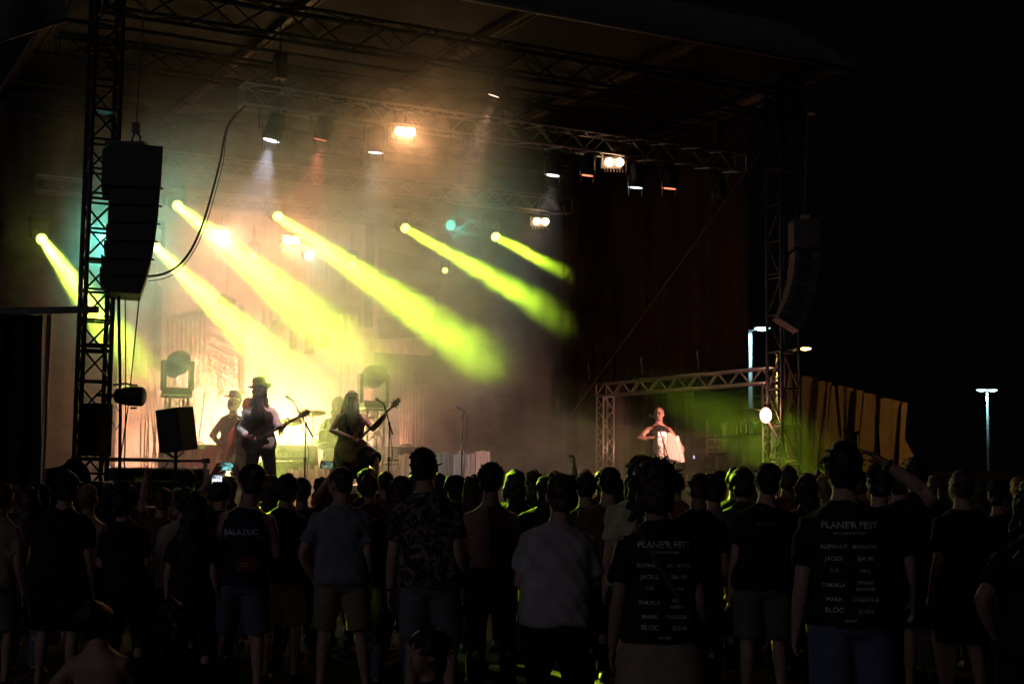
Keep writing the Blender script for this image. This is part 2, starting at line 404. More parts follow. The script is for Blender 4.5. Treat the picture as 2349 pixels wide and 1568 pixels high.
# ------------------------------------------------------------------ lighting trusses
tr_m = mat('truss_aluminium', (0.50, 0.46, 0.42), 0.35, 0.85)
q = sthing('lighting_truss', 'front aluminium lighting truss carrying the floodlights over the band', 'truss', 0, 0, 0, 'lighting trusses')
FZ = 7.0
truss(q, (2.05, 0.75, FZ), (10.75, 0.75, FZ), 0.30, 0.30, (0, 1, 0), 30, tr_m, r=0.022, rb=0.011)
lm = MB(); random.seed(5)
for k in range(17):
    u0 = 2.2+k*.5; u1 = u0+.5; sg = random.uniform(.01, .10)
    lm.tube([(u0, .62, FZ+.17), ((u0+u1)/2, .60, FZ+.17-sg), (u1, .62, FZ+.17)], .016, 6); lm.tube([(u0, .88, FZ+.16), ((u0+u1)/2, .90, FZ+.16-sg*.6), (u1, .88, FZ+.16)], .012, 6)
for u in (3.1, 4.3, 5.2, 6.9, 8.3, 9.4): lm.tube([(u, .62, FZ+.15), (u+.03, .58, FZ-.05), (u+.1, .7, FZ-.32)], .008, 5)
tag(lm.build('cable_loom', black_rubber, q, True), kind='stuff')
q = sthing('lighting_truss', 'middle lighting truss half lost in the orange smoke', 'truss', 0, 0, 0, 'lighting trusses')
truss(q, (1.5, 5.6, FZ), (10.2, 5.6, FZ), 0.30, 0.30, (0, 1, 0), 28, tr_m, r=0.022, rb=0.011)
q = sthing('lighting_truss', 'rear lighting truss above the painted backdrop with green beam lamps', 'truss', 0, 0, 0, 'lighting trusses')
truss(q, (0.3, 6.75, 6.62), (9.2, 6.75, 6.62), 0.26, 0.26, (0, 1, 0), 28, tr_m, r=0.02, rb=0.010)
k = 0
for (v, z, us) in ((0.75, 7.15, (2.6, 6.2, 10.3)), (5.6, 7.15, (2.2, 5.9, 9.8)), (6.75, 6.75, (1.0, 4.8, 8.8))):
    for u in us:
        k += 1
        o = sthing('chain_hoist', ['dark chain hoist over the front truss', 'dark chain hoist over the middle truss', 'dark chain hoist over the rear truss'][(k-1)//3] + [', nearest the hanging speakers', ', at mid span', ', at the far end'][(k-1) % 3], 'hoist', u, v, z, 'chain hoists')
        MB().box((0, 0, 0.34), (0.17, 0.17, 0.36)).build('motor', black, o, bevel=0.02)
        MB().cyl((0, 0, 0.5), (0, 0, 8.2-z), 0.012, n=6).build('chain', steel_dark, o)
        MB().cyl((0, 0, 0), (0, 0, 0.18), 0.015, n=6).build('hook', steel_dark, o)
# ================================================================== lamps
YG = (0.62, 1.0, 0.03)
lens_yg = mat('green_yellow_lens', (0.2, 0.3, 0.02), 0.3, emit=(0.72, 1.0, 0.12), es=9.0)
lens_teal = mat('teal_led', (0.05, 0.3, 0.25), 0.3, emit=(0.10, 0.85, 0.62), es=3.0)
lens_warm = mat('warm_blinder_lamp', (0.5, 0.4, 0.3), 0.3, emit=(1.0, 0.62, 0.34), es=9.0)
lens_white = mat('white_par_lens', (0.3, 0.3, 0.3), 0.3, emit=(0.9, 0.92, 1.0), es=2.5)
lens_red = mat('red_par_lens', (0.3, 0.05, 0.05), 0.3, emit=(1.0, 0.22, 0.12), es=2.0)
blind_m = mat('blinder_housing', (0.45, 0.38, 0.33), 0.5, nscale=8, namt=0.3)

# moving heads: yoke, head and lit lens; the beam is the lamp's own light in the stage smoke
BD = (VX*-1.0 + Vector((0.02, 0, -0.39))).normalized()
def moving_head(label, u, v, z, d, energy, hang=True, group='beam lamps on the rear truss', lens=lens_yg, spread=6.5, color=YG, size=0.15, sc=1.0):
    t = sthing('moving_head_lamp', label, 'stage lamp', u, v, z, group)
    loc = Matrix.Rotation(-SA, 3, 'Z') @ Vector(d)            # direction in the stage frame
    loc.normalize(); s = 1 if hang else -1
    MB().box((0, 0, s*0.36*sc), (0.32*sc, 0.24*sc, 0.12*sc)).build('base', black, t, bevel=0.02)
    for x in (-1, 1): MB().box((x*0.17*sc, 0, s*0.15*sc), (0.05*sc, 0.12*sc, 0.36*sc)).build('yoke_arm', black, t, bevel=0.012)
    if hang: MB().cyl((0, 0, 0.4), (0, 0, 0.56), 0.02).build('clamp', steel_dark, t)
    MB().lathe(Vector((0, 0, 0)), loc, [(-0.20*sc, 0.05*sc), (-0.19*sc, 0.10*sc), (0.0, 0.125*sc), (0.10*sc, 0.12*sc), (0.15*sc, 0.10*sc)], 16).build('head', black, t, True)
    if not hang: MB().ball((0, 0, 0), 0.145*sc, 18, 12).build('head_shell', black, t, True)
    MB().lathe(loc*0.152*sc, loc, [(0, 0.088*sc), (0.012, 0.084*sc), (0.022, 0.05*sc), (0.025, 0.0)], 16).build('lens', lens, t, True)
    if energy:
        o = lamp('beam', 'AREA', loc*0.20*sc, loc, color, energy, t, shape='DISK', size=size, spread=R(spread))
    return t
HEADS = [  # px, py, upstage distance, energy, spread
    (92, 543, 6.3, 27, 5.2, 'green beam lamp shining in front of the near side curtain'),
    (352, 562, 6.3, 30, 5.2, 'green beam lamp half hidden behind the hanging black speakers'),
    (402, 467, 6.3, 30, 5.2, 'green beam lamp just above the loop of hanging cable'),
    (631, 492, 6.3, 32, 5.2, 'green beam lamp with the longest beam, over the bearded bass player'),
    (922, 519, 6.3, 40, 5.2, 'green beam lamp next to the single teal lamp on dark curtain'),
    (1129, 539, 6.3, 44, 5.2, 'green beam lamp with a short beam, farthest from the towers of speakers')]
for px, py, v, e, sp, lb in HEADS:
    p = onv(px, py, v); moving_head(lb, p.x, p.y, p.z, BD, e, spread=sp)
DOTS = [(582, 588, 'small lit lamp below the beam by the hanging cable'), (807, 606, 'small lit lamp under the longest green beam'), (1021, 620, 'small lit lamp beside the edge of the painted backdrop')]
for px, py, lb in DOTS:
    p = onv(px, py, 7.0); moving_head(lb, p.x, p.y, p.z, (CAM-S(*p)).normalized(), 0, group='small lamps facing the crowd', sc=0.62)

def led_par(label, px, py, v, e):
    p = onv(px, py, v); t = sthing('led_par_lamp', label, 'stage lamp', p.x, p.y, p.z, 'teal lamps')
    d = Matrix.Rotation(-SA, 3, 'Z') @ ((CAM-S(*p)).normalized() + Vector((0.30, 0, -0.10))).normalized()
    MB().lathe((0, 0, 0), d, [(-0.16, 0.06), (-0.14, 0.095), (0.0, 0.11), (0.02, 0.11)], 18).build('housing', black, t, True)
    a = d.orthogonal().normalized(); b = d.cross(a)
    for r, n in ((0, 1), (0.042, 6), (0.082, 12)):
        for i in range(n):
            w = 2*math.pi*i/n; c = d*0.022 + a*(r*math.cos(w)) + b*(r*math.sin(w))
            MB().lathe(c, d, [(0, 0.019), (0.008, 0.015), (0.011, 0.0)], 8).build('led', lens_teal, t, True)
    MB().tube([(-0.14, 0, 0), (-0.14, 0, 0.22), (0.14, 0, 0.22), (0.14, 0, 0)], 0.01, 6).build('yoke', steel_dark, t)
    if e: lamp('led_glow', 'SPOT', d*0.05, d, (0.10, 0.85, 0.62), e, t, spot_size=R(50), spot_blend=0.6, shadow_soft_size=0.09)
led_par('teal led lamp seen through the black lattice tower', 228, 543, 6.7, 550)
led_par('teal led lamp between two green beams above the bass player', 708, 586, 6.8, 120)
led_par('teal led lamp on the dark curtain beside the shorter green beams', 1033, 516, 6.5, 120)

def blinder(label, px, py, v, e, hang=0.25, sp=84, aim=(0.15, -0.22), col=(1.0, 0.44, 0.17)):
    p = onv(px, py, v); t = sthing('blinder_lamp', label, 'stage lamp', p.x, p.y, p.z, 'two-cell blinder floodlights')
    d = Matrix.Rotation(-SA, 3, 'Z') @ ((CAM-S(*p)).normalized() + Vector((aim[0], 0, aim[1]))).normalized()
    yv = d.to_track_quat('Y', 'Z').to_matrix()
    MB().box((0, 0.06, 0), (0.34, 0.12, 0.18), yv).build('housing', blind_m, t, bevel=0.012).location = -d*0.12
    for x in (-0.085, 0.085):
        c = yv @ Vector((x, 0.012, 0.02))
        MB().lathe(c, d, [(-0.01, 0.072), (0.008, 0.070), (0.016, 0.04), (0.02, 0)], 16).build('lamp', lens_warm, t, True)
    for i in range(7): MB().box(yv @ Vector((-0.15+i*0.05, 0.01, -0.115)), (0.012, 0.02, 0.05)).build('fin', blind_m, t)
    MB().tube([(-0.19, 0, 0), (-0.19, 0, 0.16), (0.19, 0, 0.16), (0.19, 0, 0)], 0.012, 6).build('yoke', steel_dark, t)
    MB().cyl((0, 0, 0.16), (0, 0, hang+0.05), 0.015).build('clamp', steel_dark, t)
    lamp('flood', 'SPOT', d*0.06, d, col, e, t, spot_size=R(sp), spot_blend=0.8, shadow_soft_size=0.10)
blinder('bright two-cell floodlight glowing in smoke on the front truss', 929, 305, 0.75, 125)
blinder('two-cell floodlight toward the far end of the front truss', 1409, 375, 0.75, 110)
blinder('two-cell floodlight alone against the dark red brown curtain', 1241, 510, 5.6, 30, 0.4)
blinder('two-cell floodlight on the rear truss near the teal lamp', 668, 552, 6.6, 320, 0.3, 110, (0.1, -0.5), (1.0, .44, .20))
blinder('two-cell floodlight inside the beam by the hanging cable', 507, 538, 6.6, 300, 0.3, 110, (0.1, -0.5), (1.0, .44, .20))

def wash(label, px, py, v, color, e, lensm, tilt=(0, 0, 0), sp=42, fz=FZ, big=1.0):
    p = onv(px, py, v); t = sthing('par_lamp', label, 'stage lamp', p.x, p.y, p.z, 'wash lamps under the front truss')
    d = Vector((tilt[0], tilt[1], -1)).normalized(); s = big
    MB().lathe((0, 0, 0), d, [(-0.40*s, 0.05*s), (-0.38*s, 0.10*s), (-0.18*s, 0.12*s), (-0.1*s, 0.135*s), (0, 0.14*s)], 14).build('housing', black, t, True)
    MB().lathe(d*0.002, d, [(0, 0.12*s), (0.006, 0.11*s), (0.008, 0)], 14).build('lens', lensm if e else black, t, True)
    for k in range(4):
        w = k*math.pi/2+0.3; c = Vector((math.cos(w)*0.15*s, math.sin(w)*0.15*s, 0.05*s))
        MB().box(c, (0.012, 0.012, 0.34*s)).build('rib', steel_dark, t)
    top = fz-0.13-p.z
    MB().tube([(-0.18*s, 0, 0.15*s), (-0.18*s, 0, 0.48*s), (0.18*s, 0, 0.48*s), (0.18*s, 0, 0.15*s)], 0.013, 6).build('yoke', steel_dark, t)
    MB().cyl((0, 0, 0.48*s), (0, 0, max(top, 0.5*s)), 0.018, n=8).build('clamp', steel_dark, t)
    if e: lamp('wash', 'SPOT', d*0.03, d, color, e, t, spot_size=R(sp), spot_blend=0.35, shadow_soft_size=0.06)
WH = (0.86, 0.86, 1.0); RD = (1.0, 0.20, 0.13)
wash('largest par lamp with a white cone, next to the hanging cable', 622, 322, 0.75, WH, 800, lens_white, (-0.18, 0.10, 0))
wash('par lamp with a pink red cone beside the largest white one', 737, 320, 0.75, RD, 1100, lens_red, (-0.10, 0.25, 0), 34, big=0.9)
wash('par lamp with a faint white cone just before the bright floodlight', 862, 350, 0.75, WH, 260, lens_white, (-0.02, 0.12, 0), 34)
wash('par lamp with a dim white cone over the far half of the stage', 1268, 402, 0.75, WH, 800, lens_white, (-0.08, 0.1, 0), 42)
wash('par lamp with a dull red cone left of the far floodlight', 1347, 402, 0.75, RD, 900, lens_red, (-0.05, 0.15, 0), 34, big=0.9)
wash('par lamp with a very faint white cone under the far floodlight', 1458, 430, 0.75, WH, 520, lens_white, (-0.02, 0.12, 0), 36)
wash('par lamp with a barely visible red cone near the far truss end', 1535, 432, 0.75, RD, 800, lens_red, (-0.02, 0.15, 0), 34)
wash('unlit par lamp at the far end of the front truss', 1648, 455, 0.75, WH, 0, lens_white, (-0.1, -0.05, 0), big=0.85)
wash('small unlit par lamp just past the bright floodlight', 1078, 345, 0.75, WH, 0, lens_white, (0.05, -0.1, 0), big=0.6)

# peach key lamp on the roof's front truss, lighting the bass player and the plank fence
t = sthing('key_lamp', 'small peach key lamp high on the front roof truss', 'stage lamp', 5.6, -.15, 7.35)
d = (V(4.5, 1.5, 1.9)-V(5.6, -.15, 7.35)).normalized()
MB().lathe((0, 0, 0), d, [(-.34, .05), (-.32, .08), (0, .09), (.08, .095)], 14).build('housing', black, t, True); MB().lathe(d*.082, d, [(0, .085), (.006, 0)], 14).build('lens', mat('key_lens', (.3, .2, .15), .3, emit=(1, .6, .42), es=3), t)
MB().tube([(-.12, 0, 0), (-.12, 0, .2), (.12, 0, .2), (.12, 0, 0)], .012, 6).build('yoke', steel_dark, t); MB().cyl((0, 0, .2), (0, 0, .32), .018).build('clamp', steel_dark, t)
lamp('beam', 'SPOT', d*.12, d, (1.0, .55, .38), 1900, t, spot_size=R(27), spot_blend=.5, shadow_soft_size=.06)

# ------------------------------------------------------------------ stage smoke
def smoke_material():
    m = bpy.data.materials.new('stage_smoke'); m.use_nodes = True; nt = m.node_tree; N = nt.nodes; L = nt.links
    N.remove(N['Principled BSDF'])
    out = N['Material Output']; vol = N.new('ShaderNodeVolumePrincipled')
    vol.inputs['Color'].default_value = (0.92, 0.90, 0.88, 1); vol.inputs['Anisotropy'].default_value = 0.62
    tc = N.new('ShaderNodeTexCoord'); sp = N.new('ShaderNodeSeparateXYZ'); L.new(tc.outputs['Object'], sp.inputs[0])
    n = N.new('ShaderNodeTexNoise'); n.inputs['Scale'].default_value = 0.75; n.inputs['Detail'].default_value = 4.0; n.inputs['Roughness'].default_value = 0.66; n.inputs['Distortion'].default_value = 0.7
    L.new(tc.outputs['Object'], n.inputs['Vector'])
    def ma(op, a, b=None, c=None, clamp=False):
        x = N.new('ShaderNodeMath'); x.operation = op; x.use_clamp = clamp
        for i, w in enumerate((a, b, c)):
            if w is None: continue
            if isinstance(w, (int, float)): x.inputs[i].default_value = w
            else: L.new(w, x.inputs[i])
        return x.outputs[0]
    def ramp(x, a, b, smooth=True):
        r = N.new('ShaderNodeMapRange'); r.interpolation_type = 'SMOOTHSTEP'
        L.new(x, r.inputs['Value']); r.inputs['From Min'].default_value = a; r.inputs['From Max'].default_value = b; return r.outputs[0]
    n2 = N.new('ShaderNodeTexNoise'); n2.inputs['Scale'].default_value = 2.6; n2.inputs['Detail'].default_value = 3.0; n2.inputs['Distortion'].default_value = 1.2
    mpv = N.new('ShaderNodeMapping'); mpv.inputs['Scale'].default_value = (1.0, 0.7, 1.5); mpv.inputs['Rotation'].default_value = (0.4, 0.2, 0.0)
    L.new(tc.outputs['Object'], mpv.inputs['Vector']); L.new(mpv.outputs[0], n2.inputs['Vector'])
    wob = ma('ADD', ma('MULTIPLY_ADD', n.outputs['Fac'], 4.0, -2.0), ma('MULTIPLY_ADD', n2.outputs['Fac'], 2.4, -1.2))             # billowing edge
    v = ma('SUBTRACT', sp.outputs['Y'], wob)
    # the smoke front: blown out over the crowd at mid stage, held back toward both ends
    vb = ma('MAXIMUM', ma('MAXIMUM', ma('MULTIPLY_ADD', sp.outputs['X'], -1.05, 1.0), ma('MAXIMUM', ma('MULTIPLY_ADD', sp.outputs['X'], 1.35, -8.3), ma('MULTIPLY_ADD', sp.outputs['X'], 1.9, -12.5))), -2.8)
    lowz = ramp(sp.outputs['Z'], 3.1, 2.3)
    vb = ma('MULTIPLY_ADD', lowz, ma('SUBTRACT', 1.2, vb), vb)       # near the deck it stays behind the players
    mv = ramp(ma('SUBTRACT', v, vb), -1.1, 1.1)
    mu = ramp(sp.outputs['X'], 6.8, 3.4); mu = ma('MULTIPLY_ADD', mu, 0.70, 0.30)   # thick on the near half, thin beyond
    puff = ramp(n.outputs['Fac'], 0.30, 0.62)
    puff = ma('MULTIPLY', puff, ma('MULTIPLY_ADD', ramp(n2.outputs['Fac'], 0.40, 0.60), 1.25, 0.18))
    mz = ramp(sp.outputs['Z'], 7.7, 6.2)
    mz = ma('MULTIPLY_ADD', mz, 0.88, 0.12)
    low = ramp(sp.outputs['Z'], 3.2, 1.3)                             # ground layer drifting to the far wing
    d = ma('MULTIPLY', mu, mv); d = ma('MULTIPLY', d, ma('MULTIPLY_ADD', puff, 0.80, 0.20)); d = ma('MULTIPLY', d, mz)
    d2 = ma('MULTIPLY', ma('MULTIPLY', ma('MULTIPLY', low, puff), ma('MULTIPLY', ramp(sp.outputs['X'], 4.6, 6.0), ramp(sp.outputs['X'], 8.3, 7.4))), ma('MULTIPLY', ramp(sp.outputs['Y'], -5.6, -4.2), 0.25))
    d = ma('MAXIMUM', d, d2)
    d = ma('MULTIPLY_ADD', d, SMOKE, 0.0)
    L.new(d, vol.inputs['Density']); L.new(vol.outputs[0], out.inputs['Volume'])
    return m
SMOKE = 0.24
sm = smoke_material()
o = MB().box((5.6, 0.8, 4.35), (12.0, 13.6, 7.0)).build('stage_smoke', sm)
o.location = S(0, 0, 0); o.rotation_euler = (0, 0, SA)
tag(o, 'drifting stage smoke lit by the lamps', kind='stuff')
# ================================================================== people
def cloth(name, col, namt=0.18): return mat(name, col, 0.9, nscale=12, namt=namt, bump=0.15, spec=0.15)
SKIN = [mat('skin_fair', (0.36, 0.21, 0.165), 0.55, nscale=20, namt=0.10), mat('skin_tan', (0.28, 0.16, 0.12), 0.55, nscale=20, namt=0.10), mat('skin_deep', (0.20, 0.115, 0.085), 0.55, nscale=20, namt=0.10)]
HAIRM = {'black': mat('black_hair', (0.012, 0.010, 0.010), 0.6, nscale=60, namt=0.5, stretch=(1, 1, 0.3)), 'brown': mat('brown_hair', (0.045, 0.027, 0.018), 0.6, nscale=60, namt=0.5, stretch=(1, 1, 0.3)),
         'fair': mat('fair_hair', (0.17, 0.10, 0.05), 0.6, nscale=60, namt=0.4, stretch=(1, 1, 0.3)), 'grey': mat('grey_hair', (0.32, 0.28, 0.25), 0.7, nscale=60, namt=0.4, stretch=(1, 1, 0.2)),
         'red': mat('dark_red_hair', (0.09, 0.02, 0.018), 0.6, nscale=60, namt=0.4, stretch=(1, 1, 0.3))}
C = {'black': cloth('black_cotton', (0.014, 0.014, 0.017)), 'navy': cloth('navy_cotton', (0.018, 0.02, 0.04)), 'bluegrey': cloth('blue_grey_cotton', (0.17, 0.17, 0.22)), 'white': cloth('white_cotton', (0.34, 0.32, 0.33)),
     'cream': cloth('cream_cotton', (0.46, 0.38, 0.27)), 'khaki': cloth('khaki_twill', (0.20, 0.16, 0.12)), 'denim': cloth('blue_denim', (0.10, 0.11, 0.19)), 'grey': cloth('grey_cotton', (0.12, 0.12, 0.13)),
     'brown': cloth('brown_cotton', (0.08, 0.055, 0.045)), 'dkgreen': cloth('dark_green_cotton', (0.03, 0.045, 0.03)), 'beige': cloth('beige_cotton', (0.27, 0.21, 0.16)), 'red': cloth('dark_red_cotton', (0.13, 0.025, 0.03)),
     'shirt': cloth('pale_shirt', (0.60, 0.56, 0.54)), 'vest': cloth('charcoal_vest', (0.035, 0.035, 0.032)), 'pink': cloth('pink_scarf', (0.62, 0.25, 0.20)), 'olive': cloth('olive_trousers', (0.10, 0.12, 0.05)), 'rosegrey': cloth('rose_grey_cotton', (0.16, 0.13, 0.14))}
# shirt printed with pale flowers
def floral():
    m = bpy.data.materials.new('floral_cotton'); m.use_nodes = True; nt = m.node_tree; b = nt.nodes['Principled BSDF']; b.inputs['Roughness'].default_value = 0.9; b.inputs['Specular IOR Level'].default_value = 0.15
    tc = nt.nodes.new('ShaderNodeTexCoord'); n = nt.nodes.new('ShaderNodeTexNoise'); n.inputs['Scale'].default_value = 14; n.inputs['Detail'].default_value = 4; n.inputs['Roughness'].default_value = 0.65; n.inputs['Distortion'].default_value = 1.5
    r = nt.nodes.new('ShaderNodeValToRGB'); e = r.color_ramp.elements; e[0].position = 0.48; e[0].color = (0.02, 0.018, 0.03, 1); e[1].position = 0.60; e[1].color = (0.22, 0.15, 0.17, 1)
    nt.links.new(tc.outputs['Object'], n.inputs[0]); nt.links.new(n.outputs['Fac'], r.inputs[0]); nt.links.new(r.outputs[0], b.inputs['Base Color']); return m
C['floral'] = floral()
shoe_m = mat('dark_shoe', (0.03, 0.028, 0.028), 0.6); ink_m = mat('white_print_ink', (0.46, 0.44, 0.46), 0.9, nscale=45, namt=.5); ink_y = mat('yellowish_print_ink', (0.50, 0.42, 0.28), 0.8)

JOBS = []   # meshes still to be fused into one skin
def fuse(name, mb, m, parent, vox, amp=0.0, fr=10.0, extra=None, smooth=2):
    me = mb.mesh(name); o = link(name, me, m, parent)
    md = o.modifiers.new('fuse', 'REMESH'); md.mode = 'VOXEL'; md.voxel_size = vox; md.use_smooth_shade = True
    if smooth: s = o.modifiers.new('soft', 'SMOOTH'); s.factor = 0.5; s.iterations = smooth
    JOBS.append((o, amp, fr, extra)); return o
def flush_jobs():
    dg = bpy.context.evaluated_depsgraph_get()
    for o, amp, fr, extra in JOBS:
        me = bpy.data.meshes.new_from_object(o.evaluated_get(dg), preserve_all_data_layers=False, depsgraph=dg)
        if amp:
            n = len(me.vertices); co = np.empty(n*3, 'f'); no = np.empty(n*3, 'f')
            me.vertices.foreach_get('co', co); me.vertex_normals.foreach_get('vector', no)
            co = co.reshape(-1, 3); no = no.reshape(-1, 3); off = (zlib.crc32(o.name.encode()) % 97)*1.7
            q = co*fr + off
            d = (np.sin(q[:, 0]*1.0+1.7*np.sin(q[:, 1]*0.8+q[:, 2]*0.3)) * np.sin(q[:, 2]*1.1+1.3*np.sin(q[:, 0]*0.7)) +
                 0.6*np.sin(q[:, 1]*2.1+q[:, 2]*1.7+2*np.sin(q[:, 0]*1.3)) + 0.4*np.sin(q[:, 0]*3.7+q[:, 2]*2.9+q[:, 1]*3.1))
            co += no*(d*amp*0.6)[:, None]
            me.vertices.foreach_set('co', co.reshape(-1)); me.update()
        if extra is not None and extra.v:
            n = len(me.vertices); v2 = [tuple(v.co) for v in me.vertices] + extra.v
            f2 = [tuple(p.vertices) for p in me.polygons] + [tuple(i+n for i in f) for f in extra.f]
            nm = bpy.data.meshes.new(o.name); nm.from_pydata(v2, [], f2); nm.update(); nm.materials.append(o.data.materials[0]); bpy.data.meshes.remove(me); me = nm
        me.polygons.foreach_set('use_smooth', [True]*len(me.polygons))
        o.modifiers.clear(); o.data = me
    JOBS.clear()

def loft(mb, rings, fn, n=20, ex=2.4):
    vs = []
    for (z, hx, hy, yc) in rings:
        for k in range(n):
            w = 2*math.pi*k/n; c, s = math.cos(w), math.sin(w)
            x = math.copysign(abs(c)**(2/ex), c)*hx; y = math.copysign(abs(s)**(2/ex), s)*hy + yc
            vs.append(fn(Vector((x, y, z))))
    m = len(rings); fs = []
    for i in range(m-1):
        for k in range(n):
            k2 = (k+1) % n; fs.append((i*n+k, i*n+k2, (i+1)*n+k2, (i+1)*n+k))
    fs.append(tuple(reversed(range(n)))); fs.append(tuple((m-1)*n+k for k in range(n)))
    mb.add(vs, fs)
TORSO = [(.82, .13, .09, 0), (.88, .165, .115, -.012), (.95, .172, .118, -.014), (1.02, .160, .108, -.004), (1.10, .146, .100, .004), (1.20, .156, .106, .008), (1.30, .174, .115, .008), (1.38, .180, .112, .002), (1.425, .155, .092, -.006), (1.455, .115, .080, -.010), (1.485, .078, .066, -.010), (1.52, .060, .058, -.006)]
ARM = {'down': ((.045, -.03, -.28), (.07, .04, -.53)), 'fold': ((.06, .05, -.27), (-.12, .22, -.24)), 'pocket': ((.12, -.06, -.26), (.03, .06, -.47)), 'hip': ((.20, -.05, -.21), (.05, .06, -.40)),
       'phone': ((.13, .17, .17), (-.04, .25, .46)), 'crown': ((.27, .04, .13), (.03, .06, .30)), 'fist': ((.07, .06, .24), (.05, .08, .50)), 'drink': ((.05, .02, -.27), (-.02, .24, -.16)), 'back': ((.09, -.08, -.26), (-.03, -.16, -.48)), 'prop': ((.16, -.16, -.26), (.24, -.26, -.50)), 'knee': ((.04, .18, -.20), (.02, .40, -.26))}
LEG = {'stand': ((.10, .012, .50), (.12, -.01, .09)), 'wide': ((.15, .02, .50), (.21, -.01, .09)), 'step': ((.11, .07, .50), (.12, .05, .09)), 'rest': ((.13, .06, .50), (.15, -.03, .09)), 'sit': ((.17, .38, .46), (.13, .60, .09)), 'sitflat': ((.24, .40, .16), (.12, .70, .07)), 'stool': ((.17, .42, .52), (.17, .40, .09))}
def person(label, pos, H, face=0.0, arms=('down', 'down'), legs=('stand', 'rest'), top=('tee', 'black'), bottom=('shorts', 'grey'), hair=('short', 'black'), skin=0, build=1.0, lean=0.0, side=0.0, hyaw=0.0, hpitch=0.0, dz=0.0, vox=0.02, group=None, detail=False, hands=True, z0=0.0, extra_parts=None, curl=0.5, hand_dir=None, name='person'):
    s = H/1.78; b = build
    t = thing(name, label, 'person', (pos[0], pos[1], z0), R(face), group)
    t.scale = (s, s, s)
    hip = Vector((0, 0, .92+dz)); Ml = Matrix.Rotation(R(-lean), 3, 'X') @ Matrix.Rotation(R(side), 3, 'Y')
    def bend(p):
        p = Vector((p[0], p[1], p[2]+dz)); k = min(1.0, max(0.0, (p.z-hip.z+.06)/.22))
        if k <= 0: return p
        q = hip + Ml @ (p-hip); return p.lerp(q, k)
    sk = SKIN[skin]; body = MB(); fing = MB()
    loft(body, [(z, hx*b*.97, hy*b*.97, y) for z, hx, hy, y in TORSO], bend)
    # head and neck
    hc = bend((0, .022, 1.655)); nk = bend((0, -.008, 1.47))
    Mh = Ml @ Matrix.Rotation(R(hyaw), 3, 'Z') @ Matrix.Rotation(R(-hpitch), 3, 'X')
    HS = 1.09
    def hd(x, y, z): return hc + Mh @ Vector((x*HS, y*HS, z*HS))
    body.tube([nk, hd(0, -.03, -.07), hd(0, -.02, -.01)], [(.066*b**.5, .064*b**.5), .060, .054], 12)
    body.ball(hd(0, -.012, .028), (0.083, 0.105, 0.104), 18, 12, Mh); body.ball(hd(0, .024, -.038), (0.063, 0.076, 0.081), 16, 10, Mh)
    body.ball(hd(0, .052, -.078), (.032, .034, .03), 10, 8, Mh)
    body.tube([hd(0, .086, .018), hd(0, .104, -.014), hd(0, .112, -.034), hd(0, .09, -.042)], [.010, .013, .017, .012], 8)
    for x in (-1, 1):
        body.ball(hd(x*.078, -.012, -.008), (.014, .024, .034), 10, 8, Mh)
        body.ball(hd(x*.034, .082, .026), (.024, .014, .010), 8, 6, Mh)              # brow
        body.ball(hd(x*.042, .066, -.022), (.022, .020, .018), 8, 6, Mh)
    body.tube([hd(-.024, .086, -.062), hd(0, .096, -.062), hd(.024, .086, -.062)], [.007, .011, .007], 8)
    SH = {}; EL = {}; WR = {}
    for i, x in enumerate((-1, 1)):                       # 0 = left arm, 1 = right arm
        a = arms[i]; ev, wv = ARM[a] if isinstance(a, str) else a
        shp = bend((x*.160*b, -.006, 1.385))
        if isinstance(a, str): e = shp + Vector((x*ev[0], ev[1], ev[2])); w = shp + Vector((x*wv[0], wv[1], wv[2]))
        else: e = Vector(ev); w = Vector(wv)               # explicit joints in the person's own frame
        SH[i], EL[i], WR[i] = shp, e, w
        inn = bend((x*.09*b, -.004, 1.40)); bk = .9+.1*b
        body.tube([inn, shp, shp.lerp(e, .35), e, e.lerp(w, .3), w], [.050*b, .056*bk, .050*bk, .041, .043*bk, .027], 12)
        hdv = (w-e).normalized()
        if hand_dir and hand_dir[i] is not None: hdv = Vector(hand_dir[i]).normalized()
        pn = Vector((-x, 0, 0)) if abs(hdv.x) < .8 else Vector((0, 0, -1))
        if isinstance(a, str) and a == 'phone': pn = Vector((0, 1, 0))
        pn = (pn - hdv*pn.dot(hdv)).normalized(); wd = hdv.cross(pn)*(x)
        if wd.dot(Vector((0, 1, 0))) < 0 and abs(wd.y) > .3: wd = -wd
        body.tube([w-hdv*.01, w+hdv*.035, w+hdv*.085], [(.028, .020), (.040, .017), (.040, .014)], 12, up=wd)
        if hands:
            for j, (off, ln) in enumerate(((-.030, .060), (-.010, .074), (.010, .080), (.029, .070))):
                p0 = w + hdv*.075 + wd*off; c1 = hdv*math.cos(curl*.5)+pn*math.sin(curl*.5); c2 = hdv*math.cos(curl*1.3)+pn*math.sin(curl*1.3); c3 = hdv*math.cos(curl*2.1)+pn*math.sin(curl*2.1)
                p1 = p0+c1*ln*.45; p2 = p1+c2*ln*.32; p3 = p2+c3*ln*.25
                fing.tube([p0, p1, p2, p3], [.0095, .009, .008, .0055], 6)
            p0 = w+hdv*.02+wd*.030+pn*.008; p1 = p0+(hdv*.6+wd*.7+pn*.3).normalized()*.038; p2 = p1+(hdv*.85+wd*.25+pn*.45).normalized()*.032
            fing.tube([p0, p1, p2], [.0125, .0105, .007], 6)
    KN = {}; AN = {}; HP = {}
